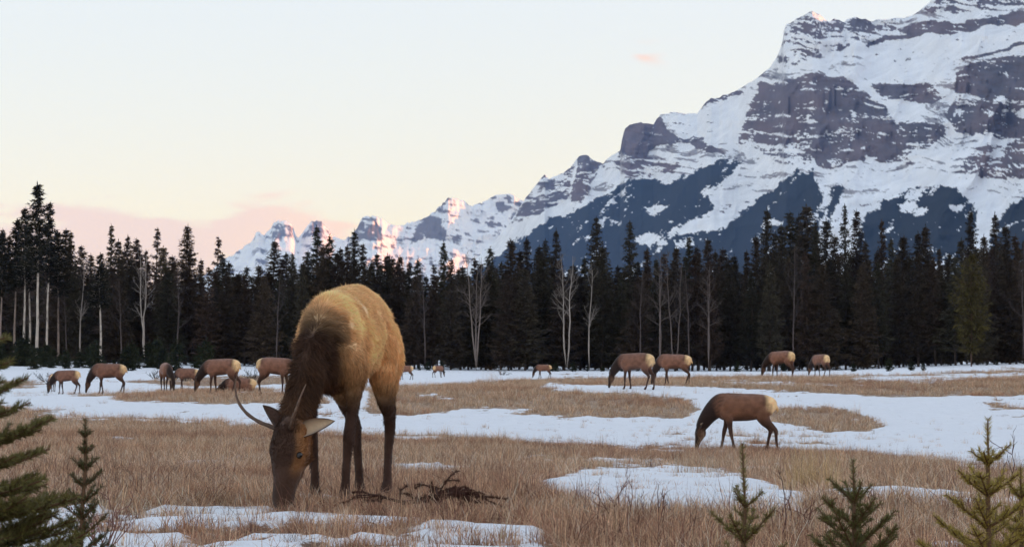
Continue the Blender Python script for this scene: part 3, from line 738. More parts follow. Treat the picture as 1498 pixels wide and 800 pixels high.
def scatter(name, pos, scale, rot, srcs, label, tilt=None, rnd=None):
    """one stuff object that stands copies of small source meshes on points"""
    me = bpy.data.meshes.new(name + '_points'); me.vertices.add(len(pos)); me.vertices.foreach_set('co', np.asarray(pos, np.float32).ravel())
    a = me.attributes.new('s', 'FLOAT', 'POINT'); a.data.foreach_set('value', np.asarray(scale, np.float32))
    rv = np.zeros((len(pos), 3), np.float32); rv[:, 2] = rot
    if tilt is not None: rv[:, :2] = tilt
    a = me.attributes.new('r', 'FLOAT_VECTOR', 'POINT'); a.data.foreach_set('vector', rv.ravel())
    idx = np.random.default_rng(3).integers(0, len(srcs), len(pos)).astype(np.int32) if rnd is None else np.asarray(rnd, np.int32)
    a = me.attributes.new('i', 'INT', 'POINT'); a.data.foreach_set('value', idx)
    cl = bpy.data.collections.new(name + '_sources')
    for k_, m_ in enumerate(srcs):
        o_ = bpy.data.objects.new('%s_source_%03d' % (name, k_), m_); cl.objects.link(o_)
    o = link(name, me)
    g = bpy.data.node_groups.new(name, 'GeometryNodeTree')
    g.interface.new_socket('Geometry', in_out='INPUT', socket_type='NodeSocketGeometry'); g.interface.new_socket('Geometry', in_out='OUTPUT', socket_type='NodeSocketGeometry')
    gi = g.nodes.new('NodeGroupInput'); go = g.nodes.new('NodeGroupOutput'); ci = g.nodes.new('GeometryNodeCollectionInfo')
    ci.inputs['Collection'].default_value = cl; ci.inputs['Separate Children'].default_value = True; ci.inputs['Reset Children'].default_value = True
    ip = g.nodes.new('GeometryNodeInstanceOnPoints'); ip.inputs['Pick Instance'].default_value = True
    def na(nm, ty):
        n = g.nodes.new('GeometryNodeInputNamedAttribute'); n.data_type = ty; n.inputs['Name'].default_value = nm; return n.outputs['Attribute']
    g.links.new(gi.outputs[0], ip.inputs['Points']); g.links.new(ci.outputs[0], ip.inputs['Instance'])
    g.links.new(na('i', 'INT'), ip.inputs['Instance Index']); g.links.new(na('s', 'FLOAT'), ip.inputs['Scale'])
    er = g.nodes.new('FunctionNodeEulerToRotation'); g.links.new(na('r', 'FLOAT_VECTOR'), er.inputs[0]); g.links.new(er.outputs[0], ip.inputs['Rotation'])
    g.links.new(ip.outputs[0], go.inputs[0])
    md = o.modifiers.new('scatter', 'NODES'); md.node_group = g
    return tag(o, label, None, None, 'stuff')
scatter('distant_forest', pts[:, :3], pts[:, 3], pts[:, 4], [c for t_, c in SPR], 'deep dark conifer forest behind the first rows of trees')

# ------------------------------------------------------------------ elk
M_COAT = mat_attr('elk_coat', .75, .2, .24, 7, bump=.014, bscale=50, sheen=.15, objvar=.12, detail=6)
M_FUR = mat_attr('elk_fur', .6, .25, .0, trans=.48)
M_HORN = mat_attr('antler_horn', .5, .35, .3, 30)
M_EYE = mat_attr('elk_eye', .12, .6)
C_BODY = np.array([.27, .125, .080]); C_DARK = np.array([.030, .015, .011]); C_RUMP = np.array([.92, .60, .30]); C_LEG = np.array([.075, .038, .026])

def loft(P, ra, rb, side, seg=18):
    """closed tube of elliptical rings; ra across (side), rb the other way"""
    P = np.asarray(P, float); n = len(P); ra = np.asarray(ra)[:, None, None]; rb = np.asarray(rb)[:, None, None]
    T = np.gradient(P, axis=0); T /= np.linalg.norm(T, axis=1)[:, None]
    S = np.tile(np.asarray(side, float), (n, 1)) if np.ndim(side) == 1 else np.asarray(side, float)
    S = S - (S * T).sum(1)[:, None] * T; S /= np.linalg.norm(S, axis=1)[:, None]
    U = np.cross(T, S)
    th = np.linspace(0, 2 * np.pi, seg, endpoint=False)
    V = P[:, None] + ra * np.cos(th)[None, :, None] * S[:, None] + rb * np.sin(th)[None, :, None] * U[:, None]
    a = np.arange(n * seg).reshape(n, seg); b = np.roll(a, -1, 1)
    Fq = [np.stack([a[:-1].ravel(), b[:-1].ravel(), b[1:].ravel(), a[1:].ravel()], 1)]
    V = V.reshape(-1, 3); V = np.vstack([V, P[0] - T[0] * .01, P[-1] + T[-1] * .01])
    k = n * seg
    Ft = np.concatenate([np.stack([b[0], a[0], np.full(seg, k)], 1), np.stack([a[-1], b[-1], np.full(seg, k + 1)], 1)])
    return V, Fq[0], Ft, T

def resample(P, m):
    P = np.asarray(P, float); t = np.arange(len(P)); u = np.linspace(0, len(P) - 1, m); o = []
    for c in range(P.shape[1]):
        y = P[:, c]; d = np.gradient(y); i = np.clip(u.astype(int), 0, len(P) - 2); f = u - i
        h00 = 2 * f ** 3 - 3 * f ** 2 + 1; h10 = f ** 3 - 2 * f ** 2 + f; h01 = -2 * f ** 3 + 3 * f ** 2; h11 = f ** 3 - f ** 2
        o.append(h00 * y[i] + h10 * d[i] + h01 * y[i + 1] + h11 * d[i + 1])
    return np.stack(o, 1)

def rotz_about(P, c, a):
    P = np.asarray(P, float).copy(); x = P[..., 0] - c[0]; y = P[..., 1] - c[1]
    P[..., 0] = c[0] + x * np.cos(a) - y * np.sin(a); P[..., 1] = c[1] + x * np.sin(a) + y * np.cos(a); return P

def elk_build(voxel, legs=(0, 0, 0, 0), neck_yaw=0.0, twist=0.0, arch=0.0, lying=False, body=C_BODY, dark=C_DARK, head_drop=0.0, neck_fat=1.0, golden=False, slim=1.0, leg_dy=(0, 0, 0, 0)):
    """one continuous body. returns mesh, sample field (kd tree, colour, flow, fur length) and the head frame"""
    parts = []
    def add(P, ra, rb, side, colf, flowf, furf, m=26):
        A = resample(np.column_stack([P, ra, rb]), m)
        V, q, t3, T = loft(A[:, :3], A[:, 3], A[:, 4], side)
        tt = np.repeat(np.linspace(0, 1, m), 18); tt = np.concatenate([tt, [0, 1]]); TT = np.vstack([np.repeat(T, 18, 0), T[0], T[-1]])
        parts.append((V, q, t3, colf(tt, V), flowf(tt, V, TT), furf(tt, V)))
    drop = -.66 if lying else 0.0
    # trunk, chest to rump: x, z centre, half width, half height
    tr = np.array([(.74, 1.06, .07, .12), (.66, 1.07, .15, .22), (.54, 1.07, .205, .30), (.36, 1.06, .235, .325), (.12, 1.055, .265, .32), (-.12, 1.06, .275, .31), (-.34, 1.085, .25, .285), (-.52, 1.095, .22, .25), (-.64, 1.09, .16, .19), (-.72, 1.07, .07, .10)])
    tr[:, 2] *= slim
    bz = tr[:, 1] + arch * np.interp(tr[:, 0], [-.75, -.5, -.1, .3, .6], [.5, 1., .95, .3, 0.]) + drop
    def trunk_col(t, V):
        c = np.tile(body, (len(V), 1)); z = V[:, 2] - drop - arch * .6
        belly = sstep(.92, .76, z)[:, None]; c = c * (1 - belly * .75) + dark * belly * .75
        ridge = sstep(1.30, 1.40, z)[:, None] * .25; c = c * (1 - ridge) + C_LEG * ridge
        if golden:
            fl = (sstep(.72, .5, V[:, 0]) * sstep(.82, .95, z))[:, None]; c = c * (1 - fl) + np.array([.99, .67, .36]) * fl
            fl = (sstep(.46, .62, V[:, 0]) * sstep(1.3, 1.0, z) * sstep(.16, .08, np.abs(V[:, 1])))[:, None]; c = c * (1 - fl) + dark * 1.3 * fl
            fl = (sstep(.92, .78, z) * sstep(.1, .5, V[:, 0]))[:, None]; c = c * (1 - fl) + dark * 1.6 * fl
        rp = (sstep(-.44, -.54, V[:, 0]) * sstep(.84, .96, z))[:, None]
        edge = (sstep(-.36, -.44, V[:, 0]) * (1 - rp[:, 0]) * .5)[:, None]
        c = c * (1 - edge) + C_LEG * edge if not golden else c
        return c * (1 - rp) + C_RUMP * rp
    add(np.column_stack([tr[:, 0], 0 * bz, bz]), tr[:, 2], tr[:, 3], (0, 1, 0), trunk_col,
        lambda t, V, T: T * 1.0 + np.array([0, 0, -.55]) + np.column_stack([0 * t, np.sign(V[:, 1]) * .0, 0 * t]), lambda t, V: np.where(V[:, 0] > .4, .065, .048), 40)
    # withers, shoulder blades and hip bones under the skin
    def bump_(P, ra, rb, side):
        add(np.array(P, float) + np.array([0, 0, drop]), ra, rb, side, trunk_col, lambda t, V, T: np.array([-1, 0, -.55]) + 0 * T, lambda t, V: 0 * t + .042, 12)
    bump_([(.60, 0, 1.27), (.46, 0, 1.345), (.28, 0, 1.35 + .3 * arch), (.05, 0, 1.345 + .75 * arch), (-.25, 0, 1.34 + arch), (-.50, 0, 1.31 + arch)], [.05, .07, .07, .07, .08, .07], [.045, .055, .045, .04, .04, .04], (0, 1, 0))
    for sy in (1, -1):
        bump_([(.36, sy * .11 * slim, 1.28), (.44, sy * .165 * slim, 1.15), (.50, sy * .175 * slim, 1.0)], [.05, .075, .05], [.07, .10, .07], (0, 1, 0))
        bump_([(-.28, sy * .12 * slim, 1.21 + arch), (-.40, sy * .155 * slim, 1.185 + arch), (-.54, sy * .12 * slim, 1.13 + arch * .8)], [.05, .068, .05], [.05, .07, .05], (0, 1, 0))
    # legs
    for k, (sy, dxf) in enumerate(zip((1, -1, 1, -1), legs)):
        fore = k < 2
        if fore: L0 = [(.45, .10, 1.06, .11, .21), (.43, .145, .90, .088, .145), (.40, .15, .76, .060, .088), (.405, .145, .62, .045, .058), (.415, .14, .50, .046, .054), (.415, .135, .43, .040, .046), (.41, .13, .32, .032, .036), (.408, .13, .18, .031, .034), (.418, .13, .11, .038, .042), (.44, .13, .06, .036, .044), (.455, .13, .015, .046, .058)]
        else: L0 = [(-.44, .09, 1.10 + arch, .12, .25), (-.43, .14, .99 + arch * .6, .125, .225), (-.41, .155, .85, .10, .17), (-.47, .15, .71, .068, .108), (-.575, .145, .595, .049, .066), (-.622, .138, .51, .045, .058), (-.607, .133, .42, .036, .042), (-.58, .13, .26, .032, .036), (-.567, .13, .15, .032, .036), (-.55, .13, .10, .039, .044), (-.525, .13, .055, .037, .046), (-.508, .13, .015, .047, .06)]
        A = np.array(L0, float); A[:, 1] *= sy
        if golden: A[:, 3:] *= np.interp(A[:, 2], [.1, .2, .6, .95], [1.0, .86, .84, 1.0])[:, None]
        if lying:
            x0 = A[0, 0]
            zz = A[:, 2].copy(); A[:, 2] = np.where(zz > .85, zz + drop, .09 + .10 * (zz / .85)); A[:, 0] = np.where(zz > .85, A[:, 0], x0 + (.85 - zz) * (.55 if fore else .75)); A[:, 1] = sy * (.16 + .07 * (zz < .85))
        else:
            f = np.clip((.86 - A[:, 2]) / .86, 0, 1); A[:, 0] += dxf * f; A[:, 1] += leg_dy[k] * f
        def leg_col(t, V, fore=fore):
            z = V[:, 2] - (drop if lying else 0)
            u = sstep(.62, .92, z)[:, None]; up = body if not golden else (np.array([.92, .57, .28]) if not fore else np.array([.55, .32, .15]))
            c = C_LEG * (1 - u) + up * u
            if not fore:
                rp = (sstep(-.54, -.66, V[:, 0]) * sstep(.84, .95, z))[:, None]; c = c * (1 - rp) + C_RUMP * rp
            return c * (1 - .6 * sstep(.09, .05, V[:, 2])[:, None])
        add(A[:, :3], A[:, 3], A[:, 4], (0, 1, 0), leg_col, lambda t, V, T: T, lambda t, V: np.interp(V[:, 2], [0, .1, .6, .9], [.006, .016, .022, .045]), 40)
    # neck and head, bent to the ground
    hd = head_drop
    nk = np.array([(.40, 1.15, .17, .25), (.56, 1.12, .175, .27), (.72, 1.01, .155, .235), (.87, .85 - hd * .5, .135, .19), (.985, .68 - hd, .115, .155), (1.05, .565 - hd, .095, .12)]); nk[:, 2:] *= neck_fat
    nk[:, 1] += drop * np.array([1, 1, .9, .8, .6, .5])
    NP = np.column_stack([nk[:, 0], 0 * nk[:, 0], nk[:, 1]])
    yw = neck_yaw * np.clip((nk[:, 0] - .45) / .5, 0, 1)
    NP = np.array([rotz_about(p, (.45, 0), a) for p, a in zip(NP, yw)])
    side = np.array([rotz_about(np.array([0, 1., 0]), (0, 0), a) for a in yw])
    sd_full = resample(np.column_stack([side]), 26)
    def neck_col(t, V):
        u = sstep(.0, .22, t)[:, None]; c = body * (1 - u) + dark * u
        if golden:
            u = sstep(.02, .30, t)[:, None]; c = np.array([.80, .50, .24]) * (1 - u) + dark * u
            tip = sstep(.35, 1., t)[:, None] * np.array([.05, .025, .008]); c = c + tip
        return c
    add(NP, nk[:, 2], nk[:, 3], sd_full, neck_col, lambda t, V, T: -T * .35 + np.array([-.25, 0, -.75]), lambda t, V: np.interp(t, [0, .15, .8, 1], [.05, .085, .07, .045]))
    ha = neck_yaw + twist
    ax = np.array([.17, 0, -.985]) if not lying else np.array([.5, 0, -.86])
    ax = rotz_about(ax, (0, 0), ha); lat = rotz_about(np.array([0, 1., 0]), (0, 0), ha); dor = np.cross(lat, ax); dor = dor if dor @ rotz_about(np.array([1., 0, 0]), (0, 0), ha) > 0 else -dor
    poll = NP[-1] + np.array([0, 0, .02])
    H = np.array([(-.05, -.03, .07, .085), (.02, -.005, .084, .10), (.09, .0, .092, .108), (.16, .0, .093, .108), (.23, .0, .078, .092), (.31, .005, .060, .073), (.39, .01, .050, .060), (.45, .01, .050, .054), (.49, .008, .046, .045), (.515, .0, .03, .03)])
    hw_ = 1.24 if golden else 1.0; H[:, 0] *= (.92 if golden else 1.0); H[:, 2] *= hw_ * np.interp(H[:, 0], [0, .25, .4], [1, 1, 1.12]); H[:, 3] *= hw_
    HP = poll + H[:, :1] * ax + H[:, 1:2] * dor
    def head_col(t, V):
        rel = V - poll; s_ = rel @ ax; dd = rel @ dor; ll = np.abs(rel @ lat)
        c = np.tile(dark * .85, (len(V), 1))
        ck = (sstep(.055, .085, ll) * sstep(.30, .20, s_) * sstep(.07, .03, dd))[:, None]; c = c * (1 - ck) + np.array([.38, .18, .07]) * ck if golden else c * (1 - ck * .5) + np.array([.16, .075, .04]) * ck * .5
        lw = (sstep(-.01, -.05, dd) * sstep(.02, .2, s_))[:, None]; c = c * (1 - lw * .6) + np.array([.22, .12, .07]) * lw * .6
        nz = sstep(.46, .50, s_)[:, None]; return c * (1 - nz) + np.array([.012, .010, .010]) * nz
    add(HP, H[:, 2], H[:, 3], lat, head_col, lambda t, V, T: -T, lambda t, V: np.interp(t, [0, .35, .6, 1], [.04, .022, .012, .004]), 30)
    # jaw and cheeks
    J = poll + np.array([[.05], [.14], [.24], [.34], [.43]]) * ax + np.array([[-.06], [-.075], [-.055], [-.03], [-.015]]) * dor
    add(J, [.07, .08, .055, .038, .036], [.075, .082, .055, .035, .03], lat, head_col, lambda t, V, T: -T * .5 + np.array([0, 0, -.4]), lambda t, V: np.interp(t, [0, .5, 1], [.075, .05, .008]), 14)
    for sy in (1, -1):      # brow ridge above each eye
        Q = poll + np.array([[.08], [.13], [.18]]) * ax + sy * np.array([[.062], [.074], [.068]]) * lat + np.array([[.045], [.055], [.05]]) * dor
        add(Q, [.02, .028, .018], [.02, .026, .018], lat, head_col, lambda t, V, T: -T, lambda t, V: 0 * t + .012, 8)
    # tail
    tl = bz[-1] + .04
    if not lying:
        add(np.array([(-.69, 0, tl), (-.74, 0, tl - .04), (-.76, 0, tl - .11), (-.75, 0, tl - .17)]), [.03, .035, .03, .012], [.025, .028, .024, .01], (0, 1, 0), lambda t, V: np.tile(C_RUMP * .9, (len(V), 1)), lambda t, V, T: T, lambda t, V: 0 * t + .05, 10)
    # weld everything into one skin
    v = []; q = []; t3 = []; n = 0; C = []; FL = []; FU = []
    for V, fq, ft, c, fl, fu in parts:
        v.append(V); q.append(fq + n); t3.append(ft + n); n += len(V); C.append(c); FL.append(fl); FU.append(fu)
    me = mesh_np('elk_tmp', np.concatenate(v), [np.concatenate(q), np.concatenate(t3)])
    ob = link('elk_tmp', me)
    md = ob.modifiers.new('r', 'REMESH'); md.mode = 'VOXEL'; md.voxel_size = voxel; md.adaptivity = 0
    ms = ob.modifiers.new('s', 'SMOOTH'); ms.factor = .5; ms.iterations = max(2, int(.05 / voxel))
    dg = bpy.context.evaluated_depsgraph_get()
    ev = bpy.data.meshes.new_from_object(ob.evaluated_get(dg))
    bpy.data.objects.remove(ob); bpy.data.meshes.remove(me)
    SV = np.concatenate(v); C = np.concatenate(C); FL = np.concatenate(FL); FU = np.concatenate(FU)
    kd = kdtree.KDTree(len(SV))
    for i, p in enumerate(SV): kd.insert(p, i)
    kd.balance()
    nv = len(ev.vertices); co = np.empty(nv * 3, np.float32); ev.vertices.foreach_get('co', co); co = co.reshape(-1, 3)
    col = np.ones((nv, 4), np.float32); flo = np.zeros((nv, 3)); fur = np.zeros(nv)
    for i in range(nv):
        w = 0; cc = 0; ff = 0; fu = 0
        for _, j, dist in kd.find_n(co[i], 7):
            k = 1 / (dist + .012) ** 2; w += k; cc = cc + C[j] * k; ff = ff + FL[j] * k; fu += FU[j] * k
        col[i, :3] = cc / w; flo[i] = ff / w; fur[i] = fu / w
    a = ev.color_attributes.new('Col', 'FLOAT_COLOR', 'POINT'); a.data.foreach_set('color', col.ravel())
    ev.polygons.foreach_set('use_smooth', np.ones(len(ev.polygons), bool)); ev.materials.clear(); ev.materials.append(M_COAT); ev.name = 'body'
    return ev, (co, col, flo, fur), (poll, ax, lat, dor)

def ear_mesh(ln, wd, outer, inner):
    """cupped pointed ear: base at origin, pointing +Z, open towards -Y"""
    n, m = 9, 9; V = []; C = []
    for lay in (0, 1):
        for i in range(n):
            t = i / (n - 1); w = wd * (math.sin(math.pi * min(1, .12 + .88 * t) ** .8) ** .75 * .5 + .02 * (1 - t)) * (1 if t < .98 else .3)
            for j in range(m):
                u = j / (m - 1) * 2 - 1
                V.append((u * w, -(u * u) * w * .75 + lay * .012 + .03 * t * t, t * ln)); C.append(outer if lay else (np.array(inner) * (1 - .8 * abs(u) ** 2.2) + np.array(outer) * .8 * abs(u) ** 2.2))
    f = grid_faces(n, m); q = [f, f[:, ::-1] + n * m]
    a = np.arange(n * m).reshape(n, m); b = a + n * m
    rim = np.concatenate([a[:, 0], a[-1, 1:], a[::-1, -1][1:], a[0, ::-1][1:]]); rb = rim + n * m
    q.append(np.stack([rim[:-1], rb[:-1], rb[1:], rim[1:]], 1))
    return mesh_np('ear', V, np.concatenate(q), M_COAT, True, np.array(C))

def frame_obj(o, pos, zdir, ydir):
    z = Vector(zdir).normalized(); y = Vector(ydir); y = (y - z * y.dot(z)).normalized(); x = y.cross(z)
    M = Matrix((x, y, z)).transposed().to_4x4(); M.translation = Vector(pos); o.matrix_local = M

def add_ears(parent, fr, spread=(.8, .8), up=(.7, .7), fwd=(0, 0), turn=(1, 1)):
    poll, ax, lat, dor = fr
    for k, sy in enumerate((1, -1)):
        e = link('ear', ear_mesh(.222, .098, np.array([.075, .04, .028]), np.array([.50, .35, .22])), parent)
        d = lat * sy * spread[k] - ax * up[k] + dor * fwd[k]
        frame_obj(e, poll + ax * .015 + lat * sy * .062 - dor * .005, d, -dor * turn[k] - lat * sy * .15 + ax * .1)

def fur_mesh(fld, ev, n, seed):
    co, col, flo, fur = fld; r = np.random.default_rng(seed)
    ev.calc_loop_triangles(); nt_ = len(ev.loop_triangles); tri = np.empty(nt_ * 3, np.int32); ev.loop_triangles.foreach_get('vertices', tri); tri = tri.reshape(-1, 3)
    A, B, C = co[tri[:, 0]], co[tri[:, 1]], co[tri[:, 2]]
    nr = np.cross(B - A, C - A); ar = np.linalg.norm(nr, axis=1); nr /= ar[:, None] + 1e-12
    pk = r.choice(nt_, n, p=ar / ar.sum()); u = r.random(n); v = r.random(n); fl = u + v > 1; u[fl] = 1 - u[fl]; v[fl] = 1 - v[fl]; w = 1 - u - v
    mix = lambda q: q[tri[pk, 0]] * w[:, None] + q[tri[pk, 1]] * u[:, None] + q[tri[pk, 2]] * v[:, None]
    P = mix(co); N_ = nr[pk]; cl = mix(col[:, :3]); D = mix(flo); L_ = mix(fur[:, None])[:, 0] * r.uniform(.55, 1.2, n)
    # tufts: neighbours lean the same way
    tn = np.stack([fbm(P[:, 0] * 14 + P[:, 1] * 9, P[:, 2] * 14 + k * 31, 2, 300 + k) - .5 for k in range(3)], 1)
    D = D - (D * N_).sum(1)[:, None] * N_; D /= np.linalg.norm(D, axis=1)[:, None] + 1e-9
    lift = np.interp(L_, [.01, .05, .1], [.25, .32, .62])[:, None]
    d1 = D + N_ * lift * 1.2 + tn * 1.3 + r.normal(0, .16, (n, 3)); d1 /= np.linalg.norm(d1, axis=1)[:, None]
    d2 = D + N_ * lift * .35 + tn * 1.9 + np.array([0, 0, -.25]) + r.normal(0, .2, (n, 3)); d2 /= np.linalg.norm(d2, axis=1)[:, None]
    mid = P + d1 * L_[:, None] * .5; tip = mid + d2 * L_[:, None] * .5; root = P - N_ * .004
    S = np.cross(d1, N_ + r.normal(0, .5, (n, 3))); S /= np.linalg.norm(S, axis=1)[:, None] + 1e-9
    wd = np.interp(L_, [.01, .05, .1], [.0022, .0032, .0042])[:, None] * r.uniform(.7, 1.3, n)[:, None]
    V = np.stack([root - S * wd * .5, root + S * wd * .5, mid + S * wd * .4, mid - S * wd * .4, tip], 1).reshape(-1, 3)
    i5 = np.arange(n) * 5
    q = np.stack([i5, i5 + 1, i5 + 2, i5 + 3], 1); t3 = np.stack([i5 + 3, i5 + 2, i5 + 4], 1)
    br = r.uniform(.72, 1.3, n)[:, None] * (1 + (fbm(P[:, 0] * 5, P[:, 2] * 5 + P[:, 1] * 4, 3, 320)[:, None] - .5) * .7)
    cl = np.minimum(cl * br, .95)
    tipc = cl * np.array([1.35, 1.25, 1.15]) + np.array([.06, .034, .012]) * np.interp(L_, [.03, .09], [0, 1])[:, None]
    CC = np.stack([cl * .9, cl * .9, cl, cl, tipc], 1).reshape(-1, 3)
    return mesh_np('fur', V, [q, t3], M_FUR, False, CC)

def ground_at(x, y):
    z = terrain(np.array([x]), np.array([y])); sn_ = snow_field(np.array([x]), np.array([y]), z)
    return float(z[0] + sstep(-.12, .25, sn_)[0] * .05)

# --- the near young bull
EA_D = 14.0; EA_X = (484 - W0 / 2) / F * EA_D; EA_S = 1.06; EA_H = math.radians(180 + 90 - 10)      # heading: towards the camera, a little to the left
hx, hy = math.cos(EA_H), math.sin(EA_H)
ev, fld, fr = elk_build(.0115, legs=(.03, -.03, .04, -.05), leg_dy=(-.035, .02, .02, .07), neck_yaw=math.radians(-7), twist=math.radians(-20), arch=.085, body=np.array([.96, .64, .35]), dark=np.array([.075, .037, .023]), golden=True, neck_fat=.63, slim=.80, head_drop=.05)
elk = bpy.data.objects.new('elk', None); COL.objects.link(elk); elk.empty_display_size = .4
elk.location = (EA_X - hx * .43 * EA_S, EA_D - hy * .43 * EA_S, ground_at(EA_X, EA_D) - .02); elk.rotation_euler = (0, math.radians(0.0), EA_H); elk.scale = (EA_S,) * 3
tag(elk, 'big golden brown young bull elk with two thin spike antlers grazing, head down', 'elk', 'elk grazing on the meadow')
bo = link('body', ev, elk)
link('fur', fur_mesh(fld, ev, 120000, 5), elk)
poll, ax_, lat_, dor_ = fr
add_ears(elk, fr, (1.0, .50), (.58, .85), (-.40, .55), (1, -1))
for sy in (1, -1):
    pts_ = np.array([(0, 0, 0), (.05, .025, .015), (.12, .05, .03), (.20, .10, .045), (.265, .175, .05), (.30, .27, .045), (.305, .36, .03)])
    b0 = poll + ax_ * .01 + lat_ * sy * .05 + dor_ * .07
    A_ = b0 + pts_[:, :1] * lat_ * sy * (1.25 if sy < 0 else .42) - pts_[:, 1:2] * ax_ * (1 if sy < 0 else .78) + pts_[:, 2:3] * dor_ * (1 if sy < 0 else 1.8)
    A_ = resample(A_, 22); mb = MB(); rr = np.interp(np.linspace(0, 1, 22), [0, .06, .5, 1], [.018, .014, .011, .003]); rr = rr * (1 + .10 * np.sin(np.arange(22) * 2.1))
    mb.tube(A_, rr, np.interp(np.linspace(0, 1, 22), [0, 1], [1, 2.2]).repeat(8)[:, None] * np.array([.075, .042, .026]), 8)
    link('antler', mb.build('antler', M_HORN, True), elk)
    mb = MB(); u_, v_ = np.meshgrid(np.linspace(0, np.pi, 8), np.linspace(0, 2 * np.pi, 12, endpoint=False), indexing='ij')
    V = np.stack([np.sin(u_) * np.cos(v_), np.sin(u_) * np.sin(v_), np.cos(u_)], -1).reshape(-1, 3) * .0215; a_ = np.arange(96).reshape(8, 12); b_ = np.roll(a_, -1, 1)
    mb.add(V + poll + ax_ * .15 + lat_ * sy * .108 + dor_ * .032, np.stack([a_[:-1].ravel(), b_[:-1].ravel(), b_[1:].ravel(), a_[1:].ravel()], 1), (.012, .008, .006))
    link('eye', mb.build('eye', M_EYE, True), elk)

# --- the others
VAR = {}
def variant(k, **kw):
    e_, f_, fr_ = elk_build(**kw); VAR[k] = (e_, fr_)
variant('mid', voxel=.017, legs=(-.16, .17, -.20, .06), body=np.array([.21, .095, .055]))
variant('a', voxel=.024, arch=.05, legs=(.05, -.12, .12, -.12), neck_yaw=.1)
variant('b', voxel=.024, legs=(-.14, .10, -.10, .14), neck_yaw=-.25)
variant('c', voxel=.024, arch=.06, legs=(.12, -.02, -.15, .05), neck_yaw=.3, head_drop=-.03, body=C_BODY * 1.12)
variant('lie', voxel=.024, lying=True)
HERD = [  # px, distance, heading degrees (0 = right, 90 = away), kind, size, label
    (1082, 42, 176, 'mid', .87, 'dark brown elk grazing side on behind the spruce saplings, orange rump'),
    (927, 79, 152, 'a', 1.0, 'grazing elk, front one of the pair on the strip of grass before the aspens'),
    (984, 88, 160, 'b', .98, 'grazing elk with head hidden behind the hindquarters of its neighbour in the pair'),
    (1141, 107, 140, 'c', 1.02, 'larger grazing elk of the two apart on the far strip, round pale rump'),
    (1199, 124, 122, 'a', .95, 'smaller grazing elk of the two apart on the far strip, rump turned to the meadow'),
    (794, 168, 178, 'b', .84, 'small far elk grazing alone on the edge of the far snow'),
    (642, 178, 40, 'c', .74, 'tiny far orange brown elk facing the snow with back turned'),
    (592, 160, 176, 'a', .80, 'small far elk half hidden behind the rump of the near bull'),
    (406, 80, -18, 'c', 1.02, 'grey brown elk grazing close behind the neck of the near bull'),
    (322, 84, 166, 'a', 1.04, 'arched brown elk grazing with cream rump beside the resting elk'),
    (350, 92, 172, 'lie', .95, 'elk lying down behind the arched grazing elk'),
    (273, 104, 172, 'b', .82, 'small elk grazing half hidden behind the elk that stands end on'),
    (244, 96, -72, 'c', 1.0, 'brown elk standing end on with its head down in front of a smaller elk'),
    (158, 96, 178, 'b', 1.05, 'large light brown elk walking and grazing behind the dark small elk'),
    (97, 103, 177, 'a', .86, 'small dark elk grazing in front of the large light brown one'),
    (77, 112, 110, 'c', .72, 'elk calf with orange rump mostly hidden behind the small dark elk'),
]
for px, d, hd_, k, s_, lab in HERD:
    x_ = (px - W0 / 2) / F * d; a_ = math.radians(hd_); me_, fr_ = VAR[k]
    e = bpy.data.objects.new('elk', None); COL.objects.link(e); e.empty_display_size = .3
    cx = .12 * s_; e.location = (x_ - math.cos(a_) * cx, d - math.sin(a_) * cx, ground_at(x_, d) - .02); e.rotation_euler = (0, 0, a_); e.scale = (s_,) * 3
    tag(e, lab, 'elk', 'elk grazing on the meadow')
    link('body', me_, e); add_ears(e, fr_)

# ------------------------------------------------------------------ near plants
M_SPR = mat_attr('sapling_needles', .55, .3, .12, 8, trans=.15)
M_TWIG = mat_attr('twig_bark', .8, .2, .25, 40)
M_GRASS = mat_attr('dry_grass', .7, .2, .0, objvar=.26, trans=.42)

